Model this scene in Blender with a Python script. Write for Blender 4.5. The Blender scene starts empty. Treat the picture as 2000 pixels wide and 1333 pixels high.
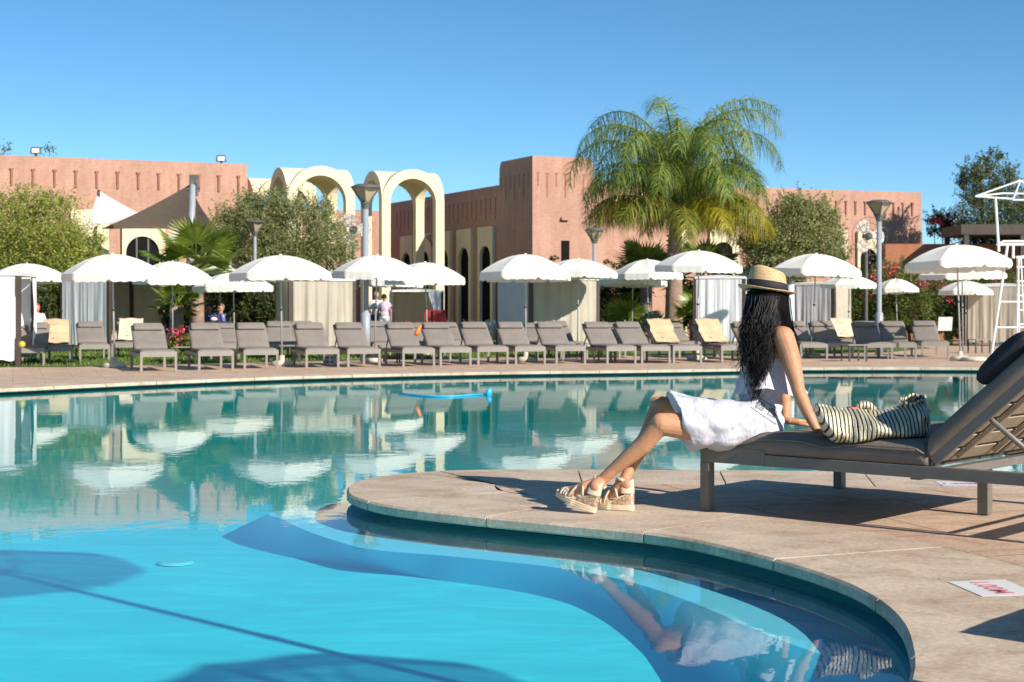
import bpy, bmesh, math, random
import numpy as np
from mathutils import Vector, Matrix, noise
from mathutils.geometry import tessellate_polygon
random.seed(7); rng = np.random.default_rng(11)
PI = math.pi
sc = bpy.context.scene
col = sc.collection
HZ = 612.0; FP = 3000.0; CAMH = 1.0
def W(px, py, Y):                       # a point of the place, Y metres ahead of the camera
    return Vector(((px-1000)/FP*Y, Y, CAMH-(py-HZ)*Y/FP))
def G(px, py, z=0.0):                   # a point on the level plane z
    Y = FP*(CAMH-z)/(py-HZ)
    return Vector(((px-1000)/FP*Y, Y, z))
def XY(px, Y): return ((px-1000)/FP*Y, Y)

# ---------------------------------------------------------------- materials
class NT:
    def __init__(s, name):
        s.m = bpy.data.materials.new(name); s.m.use_nodes = True
        s.t = s.m.node_tree; s.n = s.t.nodes; s.l = s.t.links
        s.bsdf = s.n['Principled BSDF']; s.out = s.n['Material Output']
    def add(s, typ, **kw):
        nd = s.n.new(typ)
        for k, v in kw.items():
            if k in nd.inputs: nd.inputs[k].default_value = v
            else: setattr(nd, k, v)
        return nd
    def link(s, a, b): s.l.new(a, b)
    def ramp(s, fac, stops):
        r = s.n.new('ShaderNodeValToRGB'); e = r.color_ramp.elements
        while len(e) < len(stops): e.new(0.5)
        for i, (p, c) in enumerate(stops):
            e[i].position = p; e[i].color = (*c, 1)
        s.link(fac, r.inputs[0]); return r.outputs[0]
    def noise(s, scale, detail=4, rough=.6, vec=None, dist=0):
        n = s.add('ShaderNodeTexNoise'); n.inputs['Scale'].default_value = scale
        n.inputs['Detail'].default_value = detail; n.inputs['Roughness'].default_value = rough
        n.inputs['Distortion'].default_value = dist
        if vec is None: vec = s.coord()
        s.link(vec, n.inputs['Vector']); return n
    def coord(s, world=False, scale=(1, 1, 1), rot=(0, 0, 0)):
        if world: v = s.add('ShaderNodeNewGeometry').outputs['Position']
        else: v = s.add('ShaderNodeTexCoord').outputs['Object']
        m = s.add('ShaderNodeMapping'); m.inputs['Scale'].default_value = scale
        m.inputs['Rotation'].default_value = rot
        s.link(v, m.inputs['Vector']); return m.outputs[0]
    def mix(s, fac, a, b, mode='MIX'):
        m = s.n.new('ShaderNodeMix'); m.data_type = 'RGBA'; m.blend_type = mode
        for sock, v in ((m.inputs[0], fac), (m.inputs[6], a), (m.inputs[7], b)):
            if isinstance(v, (int, float)): sock.default_value = v
            elif isinstance(v, tuple): sock.default_value = (*v, 1) if len(v) == 3 else v
            else: s.link(v, sock)
        return m.outputs[2]
    def bump(s, h, strength=.3, dist=.01):
        b = s.add('ShaderNodeBump'); b.inputs['Strength'].default_value = strength
        b.inputs['Distance'].default_value = dist
        s.link(h, b.inputs['Height']); s.link(b.outputs[0], s.bsdf.inputs['Normal']); return b
def simple(name, c, rough=.6, var=.18, scale=6, bump=.1, bscale=60, metal=0, world=False, spec=.5, bdist=.004, sheen=0):
    t = NT(name)
    n = t.noise(scale, 5, .65, t.coord(world))
    lo = tuple(x*(1-var) for x in c); hi = tuple(min(1, x*(1+var)) for x in c)
    cc = t.ramp(n.outputs[0], [(.3, lo), (.7, hi)])
    t.link(cc, t.bsdf.inputs['Base Color'])
    t.bsdf.inputs['Roughness'].default_value = rough; t.bsdf.inputs['Metallic'].default_value = metal
    t.bsdf.inputs['Specular IOR Level'].default_value = spec
    if sheen: t.bsdf.inputs['Sheen Weight'].default_value = sheen
    if bump:
        b = t.noise(bscale, 4, .6, t.coord(world)); t.bump(b.outputs[0], bump, bdist)
    return t.m
def leafmat(name, stops, trans=.35, rough=.5, patch=1.2):
    t = NT(name)
    g = t.add('ShaderNodeNewGeometry')
    n = t.noise(patch, 3, .6, t.coord(True))
    mth = t.add('ShaderNodeMath', operation='MULTIPLY_ADD'); t.link(g.outputs['Random Per Island'], mth.inputs[0])
    mth.inputs[1].default_value = .5
    m2 = t.add('ShaderNodeMath', operation='MULTIPLY'); t.link(n.outputs[0], m2.inputs[0]); m2.inputs[1].default_value = .6
    t.link(m2.outputs[0], mth.inputs[2])
    c = t.ramp(mth.outputs[0], stops)
    t.link(c, t.bsdf.inputs['Base Color']); t.bsdf.inputs['Roughness'].default_value = rough
    tr = t.add('ShaderNodeBsdfTranslucent'); t.link(c, tr.inputs[0])
    mx = t.add('ShaderNodeMixShader'); mx.inputs[0].default_value = trans
    t.link(t.bsdf.outputs[0], mx.inputs[1]); t.link(tr.outputs[0], mx.inputs[2]); t.link(mx.outputs[0], t.out.inputs[0])
    return t.m
M = {}
def fabric(name, c, var=.12, weave=420, rough=.9, wr=.35, wscale=5, trans=0):
    t = NT(name); n = t.noise(wscale, 5, .6, t.coord(True))
    lo = tuple(x*(1-var) for x in c); hi = tuple(min(1, x*(1+var)) for x in c)
    cc = t.ramp(n.outputs[0], [(.3, lo), (.7, hi)]); t.link(cc, t.bsdf.inputs['Base Color'])
    t.bsdf.inputs['Roughness'].default_value = rough; t.bsdf.inputs['Specular IOR Level'].default_value = .2
    a = t.noise(weave, 2, .5, t.coord(True)); b = t.noise(14, 4, .6, t.coord(True, (1, 1, .5)))
    s = t.add('ShaderNodeMath', operation='MULTIPLY_ADD'); t.link(a.outputs[0], s.inputs[0]); s.inputs[1].default_value = .15
    t.link(b.outputs[0], s.inputs[2]); t.bump(s.outputs[0], wr, .02)
    if trans:
        tr = t.add('ShaderNodeBsdfTranslucent'); t.link(cc, tr.inputs[0])
        mx = t.add('ShaderNodeMixShader'); mx.inputs[0].default_value = trans
        t.link(t.bsdf.outputs[0], mx.inputs[1]); t.link(tr.outputs[0], mx.inputs[2]); t.link(mx.outputs[0], t.out.inputs[0])
    return t.m
M['grey_frame'] = simple('grey_frame', (.165, .148, .128), .42, .12, 9, .05, 200)
M['far_frame'] = simple('far_frame', (.27, .24, .21), .45, .1, 9, .05, 100)
M['dark_frame'] = simple('dark_frame', (.05, .043, .038), .5, .2, 5)
M['brown_post'] = simple('brown_post', (.06, .042, .032), .6, .2, 5)
M['cushion'] = fabric('cushion', (.20, .168, .142), .12)
M['far_cushion'] = fabric('far_cushion', (.222, .192, .168), .10)
M['navy_pillow'] = fabric('navy_pillow', (.03, .034, .042), .2)
M['tan_towel'] = fabric('tan_towel', (.56, .43, .26), .12, 300, .95, .8, 3)
M['pale_towel'] = fabric('pale_towel', (.72, .56, .40), .1)
M['canvas'] = fabric('canvas', (.93, .90, .81), .04, 300, .8, .12, 2, trans=.2)
M['curtain'] = fabric('curtain', (.90, .90, .91), .03, 300, .9, .2, 2, trans=.28)
M['curtain_beige'] = fabric('curtain_beige', (.58, .52, .42), .06, 300, .9, .2, 2, trans=.25)
M['curtain_lilac'] = fabric('curtain_lilac', (.80, .74, .78), .05, 300, .9, .2, 2, trans=.25)
M['white_metal'] = simple('white_metal', (.78, .78, .76), .35, .05, 6, .03)
M['pole_grey'] = simple('pole_grey', (.30, .32, .35), .45, .1, 4, .03, metal=.0)
M['lamp_dark'] = simple('lamp_dark', (.12, .12, .11), .4, .15, 6, .03)
M['plank'] = simple('plank', (.36, .29, .21), .6, .2, 12, .2, 40)
M['stone_base'] = simple('stone_base', (.60, .54, .44), .9, .15, 8, .3, 40)
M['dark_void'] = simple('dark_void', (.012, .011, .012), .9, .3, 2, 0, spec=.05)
M['cream'] = simple('cream', (.78, .66, .44), .85, .07, 1.2, .15, 40, world=True)
M['bark'] = simple('bark', (.12, .085, .06), .9, .35, 7, .8, 22, bdist=.03)
M['palm_bark'] = simple('palm_bark', (.30, .20, .15), .9, .3, 6, .8, 14, bdist=.03)
M['red_plastic'] = simple('red_plastic', (.55, .04, .03), .5)
M['blue_plastic'] = simple('blue_plastic', (.03, .32, .62), .4)
M['white_plastic'] = simple('white_plastic', (.75, .75, .74), .4, .05)
M['black'] = simple('black', (.012, .012, .014), .5, .3)
M['skin'] = None
def skinmat():
    t = NT('skin'); n = t.noise(9, 4, .6)
    c = t.ramp(n.outputs[0], [(.3, (.49, .225, .115)), (.7, (.58, .295, .165))])
    c = t.mix(.35, c, t.ramp(t.noise(55, 5, .7).outputs[0], [(.35, (.45, .20, .10)), (.65, (.62, .33, .20))])); t.link(c, t.bsdf.inputs['Base Color']); t.bsdf.inputs['Roughness'].default_value = .52; t.bsdf.inputs['Specular IOR Level'].default_value = .35
    t.bsdf.inputs['Subsurface Weight'].default_value = .18; t.bsdf.inputs['Subsurface Radius'].default_value = (.012, .005, .003)
    t.bsdf.inputs['Subsurface Scale'].default_value = 1.0
    b = t.noise(300, 3, .6); t.bump(b.outputs[0], .08, .002)
    return t.m
M['skin'] = skinmat()
M['skin_plain'] = simple('skin_plain', (.5, .27, .17), .55, .08, 5, 0)
M['dress'] = fabric('dress', (.68, .67, .74), .05, 500, .85, .8, 6, trans=.10)
M['hair'] = simple('hair', (.0045, .004, .004), .40, .3, 60, 0, spec=.22)
M['hair_mass'] = simple('hair_mass', (.004, .0035, .0035), .8, .3, 60, .6, 120, spec=.1)
M['ribbon'] = simple('ribbon', (.015, .015, .018), .75, .2, 200, .2, 500)
def straw():
    t = NT('straw')
    w = t.add('ShaderNodeTexWave', bands_direction='Z'); w.inputs['Scale'].default_value = 42
    w.inputs['Distortion'].default_value = 3; w.inputs['Detail'].default_value = 3; w.inputs['Detail Scale'].default_value = 3
    t.link(t.coord(), w.inputs[0])
    n = t.noise(60, 5, .7, t.coord(False, (1, 1, 5)))
    f = t.add('ShaderNodeMath', operation='MULTIPLY_ADD'); t.link(w.outputs[1], f.inputs[0]); f.inputs[1].default_value = .45; t.link(n.outputs[0], f.inputs[2])
    c = t.ramp(f.outputs[0], [(.3, (.22, .11, .045)), (.6, (.50, .31, .14)), (1, (.78, .55, .30))])
    t.link(c, t.bsdf.inputs['Base Color']); t.bsdf.inputs['Roughness'].default_value = .6; t.bump(f.outputs[0], .5, .003); return t.m
M['straw'] = straw()
M['shoe_cream'] = simple('shoe_cream', (.74, .60, .42), .65, .12, 40, .5, 220, bdist=.002)
def glitter():
    t = NT('glitter')
    v = t.add('ShaderNodeTexVoronoi'); v.inputs['Scale'].default_value = 190; t.link(t.coord(), v.inputs['Vector'])
    sp = t.add('ShaderNodeSeparateColor'); t.link(v.outputs['Color'], sp.inputs[0])
    c = t.ramp(sp.outputs[0], [(0, (.45, .16, .12)), (.3, (.70, .50, .16)), (.55, (.75, .6, .5)), (.8, (.5, .25, .22)), (1, (.85, .8, .72))])
    t.link(c, t.bsdf.inputs['Base Color']); t.bsdf.inputs['Metallic'].default_value = .45; t.bsdf.inputs['Roughness'].default_value = .35
    t.bump(v.outputs['Distance'], .8, .003); return t.m
M['glitter'] = glitter()
def bagmat():
    t = NT('bag_weave')
    w = t.add('ShaderNodeTexWave', bands_direction='X'); w.inputs['Scale'].default_value = 17
    w.inputs['Distortion'].default_value = 2.6; w.inputs['Detail'].default_value = 2; w.inputs['Detail Scale'].default_value = 1.1
    t.link(t.coord(False, (1, .3, .25)), w.inputs[0])
    st = t.ramp(w.outputs[1], [(.22, (0, 0, 0)), (.32, (1, 1, 1))])
    n = t.noise(130, 4, .7, t.coord(False, (1, 1, 2.5)))
    g = t.ramp(n.outputs[0], [(.3, (.34, .27, .15)), (.5, (.84, .75, .52)), (.75, (.99, .95, .80))])
    c = t.mix(st, (.008, .008, .01), g); t.link(c, t.bsdf.inputs['Base Color'])
    t.link(t.mix(st, (0, 0, 0), (.45, .45, .45)), t.bsdf.inputs['Metallic'])
    t.bsdf.inputs['Roughness'].default_value = .38
    f = t.add('ShaderNodeMath', operation='MULTIPLY_ADD'); t.link(st, f.inputs[0]); f.inputs[1].default_value = .5; t.link(n.outputs[0], f.inputs[2])
    t.bump(f.outputs[0], .7, .006); return t.m
M['bag'] = bagmat()
def terracotta(name='terracotta', c=(.50, .285, .205)):
    t = NT(name)
    n = t.noise(.7, 6, .6, t.coord(True)); n2 = t.noise(6, 5, .7, t.coord(True, (1, 1, 3)))
    a = t.ramp(n.outputs[0], [(.3, tuple(x*.9 for x in c)), (.7, tuple(x*1.1 for x in c))])
    b = t.ramp(n2.outputs[0], [(.35, (.86, .86, .86)), (.65, (1.06, 1.06, 1.06))])
    n3 = t.noise(2.2, 6, .75, t.coord(True, (1.6, 1.6, .18))); st = t.ramp(n3.outputs[0], [(.42, (.80, .76, .74)), (.58, (1.04, 1.04, 1.05))])
    t.link(t.mix(.45, t.mix(1.0, a, b, 'MULTIPLY'), st, 'MULTIPLY'), t.bsdf.inputs['Base Color']); t.bsdf.inputs['Roughness'].default_value = .9
    w = t.add('ShaderNodeTexWave', bands_direction='Z'); w.inputs['Scale'].default_value = 2.2; w.inputs['Distortion'].default_value = 1.5
    t.link(t.coord(True), w.inputs[0])
    f = t.add('ShaderNodeMath', operation='MULTIPLY_ADD'); t.link(w.outputs[1], f.inputs[0]); f.inputs[1].default_value = .06; t.link(n2.outputs[0], f.inputs[2])
    t.bump(f.outputs[0], .3, .03); return t.m
M['terracotta'] = terracotta()
M['slot'] = simple('slot', (.30, .13, .09), .9, .2, 4, 0)
M['sail'] = fabric('sail', (.40, .31, .25), .1, trans=.4); M['sail_light'] = fabric('sail_light', (.62, .53, .50), .06)

# ---------------------------------------------------------------- mesh builder
def frame_of(d):
    d = d.normalized(); up = Vector((0, 0, 1)) if abs(d.z) < .95 else Vector((1, 0, 0))
    a = d.cross(up).normalized(); return a, d.cross(a).normalized()
class MB:
    def __init__(s): s.v = []; s.f = []
    def box(s, c, size, rz=0, taper=1, mat=None):
        i = len(s.v); R = Matrix.Rotation(rz, 3, 'Z') if mat is None else mat; c = Vector(c)
        for k, (x, y, z) in enumerate(((-1,-1,-1),(1,-1,-1),(1,1,-1),(-1,1,-1),(-1,-1,1),(1,-1,1),(1,1,1),(-1,1,1))):
            q = taper if z > 0 else 1
            s.v.append(c + R @ Vector((x*size[0]/2*q, y*size[1]/2*q, z*size[2]/2)))
        for f in ((3,2,1,0),(4,5,6,7),(0,1,5,4),(1,2,6,5),(2,3,7,6),(3,0,4,7)): s.f.append([i+j for j in f])
        return s
    def bar(s, a, b, w, h=None):
        a, b = Vector(a), Vector(b); h = h or w; u, v = frame_of(b-a); i = len(s.v)
        for p in (a, b):
            for x, y in ((-1,-1),(1,-1),(1,1),(-1,1)): s.v.append(p+u*x*w/2+v*y*h/2)
        for f in ((0,1,2,3),(7,6,5,4),(0,4,5,1),(1,5,6,2),(2,6,7,3),(3,7,4,0)): s.f.append([i+j for j in f])
        return s
    def tube(s, pts, r, n=8, cap=True, closed=False):
        pts = [Vector(p) for p in pts]; m = len(pts)
        if not hasattr(r, '__len__'): r = [r]*m
        i0 = len(s.v); pu = None
        for k, p in enumerate(pts):
            if closed: d = pts[(k+1) % m]-pts[k-1]
            else: d = pts[min(k+1, m-1)]-pts[max(k-1, 0)]
            if d.length < 1e-9: d = Vector((0, 0, 1))
            d.normalize()
            if pu is None: u, v = frame_of(d)
            else:
                u = pu - d*pu.dot(d)
                u = u.normalized() if u.length > 1e-6 else frame_of(d)[0]; v = d.cross(u)
            pu = u
            for j in range(n):
                a = 2*PI*j/n; s.v.append(p+(u*math.cos(a)+v*math.sin(a))*r[k])
        for k in range(m if closed else m-1):
            for j in range(n):
                a = i0+k*n+j; b = i0+k*n+(j+1) % n; k2 = (k+1) % m
                c = i0+k2*n+(j+1) % n; d_ = i0+k2*n+j; s.f.append([a, b, c, d_])
        if cap and not closed:
            s.f.append([i0+j for j in range(n)][::-1]); s.f.append([i0+(m-1)*n+j for j in range(n)])
        return s
    def lathe(s, prof, c=(0, 0, 0), n=24, mat=None):
        c = Vector(c); i0 = len(s.v)
        for r, z in prof:
            for j in range(n):
                a = 2*PI*j/n; p = Vector((r*math.cos(a), r*math.sin(a), z)); s.v.append(c+(mat @ p if mat else p))
        for k in range(len(prof)-1):
            for j in range(n):
                s.f.append([i0+k*n+j, i0+k*n+(j+1) % n, i0+(k+1)*n+(j+1) % n, i0+(k+1)*n+j])
        if prof[0][0] > 1e-5: s.f.append([i0+j for j in range(n)][::-1])
        if prof[-1][0] > 1e-5: s.f.append([i0+(len(prof)-1)*n+j for j in range(n)])
        return s
    def quad(s, *p):
        i = len(s.v); s.v += [Vector(x) for x in p]; s.f.append(list(range(i, i+len(p)))); return s
    def grid(s, fn, nu, nv):
        i = len(s.v)
        for a in range(nu+1):
            for b in range(nv+1): s.v.append(Vector(fn(a/nu, b/nv)))
        for a in range(nu):
            for b in range(nv):
                q = i+a*(nv+1)+b; s.f.append([q, q+nv+1, q+nv+2, q+1])
        return s
    def rings(s, rings, cap=True):
        i = len(s.v); n = len(rings[0])
        for r in rings: s.v += [Vector(p) for p in r]
        for k in range(len(rings)-1):
            for j in range(n):
                s.f.append([i+k*n+j, i+k*n+(j+1) % n, i+(k+1)*n+(j+1) % n, i+(k+1)*n+j])
        if cap: s.f.append([i+j for j in range(n)][::-1]); s.f.append([i+(len(rings)-1)*n+j for j in range(n)])
        return s
    def prism(s, poly, z0, z1):
        tri = tessellate_polygon([[Vector((p[0], p[1], 0)) for p in poly]]); i = len(s.v); n = len(poly)
        for z in (z0, z1): s.v += [Vector((p[0], p[1], z)) for p in poly]
        for t in tri: s.f.append([i+t[0], i+t[1], i+t[2]]); s.f.append([i+n+t[0], i+n+t[1], i+n+t[2]])
        for j in range(n): s.f.append([i+j, i+(j+1) % n, i+n+(j+1) % n, i+n+j])
        return s
    def ell(s, c, r, n=16, m=10, mat=None):
        prof = [(math.sin(PI*k/m), -math.cos(PI*k/m)) for k in range(m+1)]; prof[0] = (1e-4, -1); prof[-1] = (1e-4, 1)
        S = Matrix.Diagonal(Vector(r)); S = (mat @ S) if mat is not None else S
        return s.lathe(prof, c, n, S)
    def seg(s, a, b, ra, rb, n=16):
        a, b = Vector(a), Vector(b); d = (b-a); L = d.length; d = d.normalized() if L > 1e-6 else Vector((0, 0, 1))
        pts, rr = [], []
        for k in range(5):
            t = -math.cos(PI/2*k/4); pts.append(a+d*ra*t); rr.append(max(1e-4, ra*math.sqrt(max(0, 1-t*t))))
        for k in range(5):
            t = math.sin(PI/2*k/4); pts.append(b+d*rb*t); rr.append(max(1e-4, rb*math.sqrt(max(0, 1-t*t))))
        return s.tube(pts, rr, n)
    def chain(s, L):
        for (a, ra), (b, rb) in zip(L, L[1:]): s.seg(a, b, ra, rb)
        return s
    def mesh(s, name, org=None, smooth=False, fix=True):
        me = bpy.data.meshes.new(name)
        v = [tuple(p-org) for p in s.v] if org is not None else [tuple(p) for p in s.v]
        me.from_pydata(v, [], s.f)
        if fix:
            bm = bmesh.new(); bm.from_mesh(me); bmesh.ops.recalc_face_normals(bm, faces=bm.faces); bm.to_mesh(me); bm.free()
        if smooth: me.polygons.foreach_set('use_smooth', [True]*len(me.polygons))
        return me
    def build(s, name, mat, parent=None, org=None, smooth=False, fix=True, bevel=0):
        me = s.mesh(name, org, smooth, fix); return link(name, me, mat, parent, bevel)
def link(name, me, mat, parent=None, bevel=0):
    o = bpy.data.objects.new(name, me); me.materials.append(M[mat] if isinstance(mat, str) else mat)
    col.objects.link(o)
    if parent is not None: o.parent = parent
    if bevel:
        b = o.modifiers.new('b', 'BEVEL'); b.width = bevel; b.segments = 2; b.limit_method = 'ANGLE'
    return o
def tag(o, label, cat, group=None, kind=None):
    if label: o['label'] = label
    if cat: o['category'] = cat
    if group: o['group'] = group
    if kind: o['kind'] = kind
    return o
def thing(name, label, cat, loc=(0, 0, 0), rz=0, group=None, scale=1):
    o = bpy.data.objects.new(name, None); o.empty_display_size = .2; col.objects.link(o)
    o.location = loc; o.rotation_euler = (0, 0, rz); o.scale = (scale,)*3
    return tag(o, label, cat, group)
def struct(o): o['kind'] = 'structure'; return o
def copy_tree(o, parent=None):
    c = o.copy(); col.objects.link(c)
    if parent is not None: c.parent = parent
    for ch in list(o.children): copy_tree(ch, c)
    return c
def remesh(mb, voxel, smooth=2, disp=None, cut=None):
    me = mb.mesh('tmp'); o = bpy.data.objects.new('tmp', me); col.objects.link(o)
    r = o.modifiers.new('r', 'REMESH'); r.mode = 'VOXEL'; r.voxel_size = voxel; r.use_smooth_shade = True
    s = o.modifiers.new('s', 'SMOOTH'); s.iterations = smooth; s.factor = .5
    bpy.context.view_layer.update()
    ev = o.evaluated_get(bpy.context.evaluated_depsgraph_get()); out = bpy.data.meshes.new_from_object(ev)
    bpy.data.objects.remove(o)
    if disp:
        n = [v.normal.copy() for v in out.vertices]
        for v, nn in zip(out.vertices, n): v.co = v.co + nn*disp(v.co, nn)
    return out
def shift(me, org):
    for v in me.vertices: v.co -= org
    return me
def leaves(name, mat, P, length, width, parent=None, org=None, up=.0, droop=0.0, D=None, jit=.3):
    """many small leaf faces at the points P"""
    P = np.asarray(P, float); n = len(P)
    if D is None:
        D = rng.normal(size=(n, 3)); D[:, 2] = D[:, 2]*.7+up-droop
    D = D/np.linalg.norm(D, axis=1)[:, None]
    Rr = rng.normal(size=(n, 3)); S = np.cross(D, Rr); S /= np.linalg.norm(S, axis=1)[:, None]
    L = (length*(1-jit+2*jit*rng.random(n)))[:, None]; w = (width*(1-jit+2*jit*rng.random(n)))[:, None]
    if org is not None: P = P-np.array(org)
    V = np.empty((n, 4, 3)); V[:, 0] = P-D*L*.5; V[:, 1] = P+S*w*.5; V[:, 2] = P+D*L*.5; V[:, 3] = P-S*w*.5
    me = bpy.data.meshes.new(name); me.vertices.add(n*4); me.vertices.foreach_set('co', V.reshape(-1))
    me.loops.add(n*4); me.loops.foreach_set('vertex_index', np.arange(n*4, dtype=np.int32))
    me.polygons.add(n); me.polygons.foreach_set('loop_start', np.arange(0, n*4, 4, dtype=np.int32))
    me.update(calc_edges=True); me.validate()
    return link(name, me, mat, parent)
# ---------------------------------------------------------------- camera, light, sky
cam_d = bpy.data.cameras.new('camera'); cam = bpy.data.objects.new('camera', cam_d); col.objects.link(cam)
cam.location = (0, 0, CAMH); cam.rotation_euler = (PI/2, 0, 0)
cam_d.sensor_width = 36; cam_d.lens = 36*FP/2000; cam_d.shift_y = -(666.5-HZ)/2000
cam_d.clip_start = .1; cam_d.clip_end = 3000
cam_d.dof.use_dof = True; cam_d.dof.focus_distance = 7.7; cam_d.dof.aperture_fstop = 7.5
sc.camera = cam
SUN_EL = math.radians(29.5); SD = Vector((.718, -.696, 0)).normalized()      # towards the sun, level
sun_vec = Vector((SD.x*math.cos(SUN_EL), SD.y*math.cos(SUN_EL), math.sin(SUN_EL)))
sd = bpy.data.lights.new('sun', 'SUN'); sd.energy = 5.0; sd.angle = math.radians(.53); sd.color = (1, .93, .83)
so = bpy.data.objects.new('sun', sd); col.objects.link(so); so.rotation_euler = sun_vec.to_track_quat('Z', 'Y').to_euler()
w = bpy.data.worlds.new('World'); sc.world = w; w.use_nodes = True; nt = w.node_tree
sky = nt.nodes.new('ShaderNodeTexSky'); sky.sky_type = 'NISHITA'; sky.sun_disc = False
sky.sun_elevation = SUN_EL; sky.sun_rotation = math.atan2(SD.x, SD.y)
sky.air_density = .6; sky.dust_density = .3; sky.ozone_density = 3.0; sky.altitude = 1500
bg = nt.nodes['Background']; hs0 = nt.nodes.new('ShaderNodeHueSaturation'); hs0.inputs['Saturation'].default_value = 1.16; hs0.inputs['Hue'].default_value = .49; nt.links.new(sky.outputs[0], hs0.inputs['Color']); tn = nt.nodes.new('ShaderNodeMix'); tn.data_type = 'RGBA'; tn.blend_type = 'MULTIPLY'; tn.inputs[0].default_value = 1; tn.inputs[7].default_value = (1, .965, .9, 1); nt.links.new(hs0.outputs[0], tn.inputs[6]); nt.links.new(tn.outputs[2], bg.inputs[0]); bg.inputs[1].default_value = .126
sc.view_settings.view_transform = 'Standard'; sc.view_settings.look = 'None'; sc.view_settings.exposure = .47
sc.render.engine = 'CYCLES'; cy = sc.cycles
cy.use_denoising = True; cy.denoiser = 'OPENIMAGEDENOISE'; cy.max_bounces = 7; cy.diffuse_bounces = 3; cy.glossy_bounces = 3
cy.transparent_max_bounces = 12; cy.transmission_bounces = 3; cy.volume_bounces = 0; cy.caustics_reflective = False; cy.caustics_refractive = False
cy.use_adaptive_sampling = True; cy.adaptive_threshold = .015; cy.sample_clamp_indirect = 6
# ---------------------------------------------------------------- pool outline (waterside edge of the coping)
ctl = [(-6.8,20.3),(-5.5,22.1),(-4,23.8),(-2.5,25),(-.43,26.1),(1.8,26.8),(3.7,27.5),(5.4,28.2),(8.5,28.2),(11.5,27.2),(13.8,24),(14,18),(12.2,13),
       (9,10.4),(6,9.75),(3.2,9.6),(1.5,9.78),(.5,9.84),(-.33,9.8),(-.72,9.55),(-.93,9.15),(-.93,8.62),(-.85,8.33)]
for p in ((752,987),(871,1002),(1044,1019),(1221,1036),(1332,1050),(1456,1078),(1572,1110),(1660,1142),(1720,1176),(1760,1216),(1776,1260),(1780,1300),(1772,1333)):
    g = G(*p); ctl.append((g.x, g.y))
ctl += [(.86,3.5),(.2,2.9),(-1,2.4),(-3,2.2),(-6,3),(-9,5.5),(-11,9),(-11,13.5),(-9,17.5)]
def spline(P, per):
    out = []; n = len(P)
    for i in range(n):
        p0, p1, p2, p3 = (Vector((*P[(i+k-1) % n], 0)) for k in range(4))
        m = max(2, int((p2-p1).length/per))
        for k in range(m):
            t = k/m
            out.append(.5*((2*p1)+(p2-p0)*t+(2*p0-5*p1+4*p2-p3)*t*t+(3*p1-p0-3*p2+p3)*t**3))
    return out
POOL = spline(ctl, .12)
def resample(P, step):
    n = len(P); d = [0]
    for i in range(n): d.append(d[-1]+(P[(i+1) % n]-P[i]).length)
    m = max(8, round(d[-1]/step)); out = []; j = 0
    for k in range(m):
        t = d[-1]*k/m
        while d[j+1] < t: j += 1
        f = (t-d[j])/(d[j+1]-d[j]+1e-12); out.append(P[j].lerp(P[(j+1) % n], f))
    return out
POOL = resample(POOL, .15)
def offset(P, d):                                # outwards (onto the deck) for positive d
    n = len(P); A = sum(P[i].x*P[(i+1) % n].y-P[(i+1) % n].x*P[i].y for i in range(n)); sg = 1 if A > 0 else -1; out = []
    for i in range(n):
        t = (P[(i+1) % n]-P[i-1]).normalized(); out.append(P[i]+Vector((t.y, -t.x, 0))*d*sg)
    return out
def prox(P, inner, d):                           # drop offset points that ran too close to the outline
    return [q for q in P if min((q-r).length for r in inner) > d*.96]
COPW = .85
def sheet(name, outer, hole, z, mat, zlow=None):
    loops = [[Vector((p[0], p[1], 0)) for p in outer]] + ([[Vector((p.x, p.y, 0)) for p in hole]] if hole else [])
    tri = tessellate_polygon(loops); V = [Vector((p.x, p.y, z)) for L in loops for p in L]
    mb = MB(); mb.v = V; mb.f = [list(t) for t in tri]
    o = mb.build(name, mat, fix=False); me = o.data
    for p in me.polygons:
        if p.normal.z < 0: p.flip()
    me.update(); return o
def deckmat():
    t = NT('deck_stone'); P = t.coord(True)
    n1 = t.noise(.9, 6, .6, t.coord(True, (1, 1, 1))); n2 = t.noise(3.2, 7, .72, t.coord(True, (1.0, 1.25, 1), (0, 0, .4)), .6); n3 = t.noise(42, 6, .75, P)
    a = t.ramp(n1.outputs[0], [(.3, (.50, .38, .27)), (.5, (.57, .455, .34)), (.7, (.62, .51, .395))])
    b = t.ramp(n2.outputs[0], [(.22, (.42, .32, .25)), (.38, (.82, .76, .70)), (.52, (1, 1, 1)), (.72, (1.2, 1.16, 1.1))])
    c = t.mix(1.0, a, b, 'MULTIPLY')
    d = t.ramp(n3.outputs[0], [(.3, (.70, .69, .68)), (.62, (1.12, 1.12, 1.12))]); c = t.mix(1.0, c, d, 'MULTIPLY')
    # wet and rusty patches with a shape of their own
    n4 = t.noise(1.7, 5, .7, t.coord(True, (.6, 2.5, 1), (0, 0, .3))); e = t.ramp(n4.outputs[0], [(.66, (1, 1, 1)), (.72, (.62, .50, .36))])
    c = t.mix(1.0, c, e, 'MULTIPLY')
    n5 = t.noise(2.6, 6, .75, t.coord(True, (1.4, .6, 1), (0, 0, -.4))); e2 = t.ramp(n5.outputs[0], [(.66, (0, 0, 0)), (.72, (1, 1, 1))])
    c = t.mix(t.mix(1.0, e2, (.45, .45, .45), 'MULTIPLY'), c, (.72, .66, .6))
    t.link(c, t.bsdf.inputs['Base Color'])
    r = t.ramp(n4.outputs[0], [(.6, (.72, .72, .72)), (.74, (.4, .4, .4))]); t.link(r, t.bsdf.inputs['Roughness'])
    f = t.add('ShaderNodeMath', operation='ADD'); t.link(n3.outputs[0], f.inputs[0]); t.link(n2.outputs[0], f.inputs[1]); t.bump(f.outputs[0], .35, .006)
    return t
M['coping'] = deckmat().m
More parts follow.
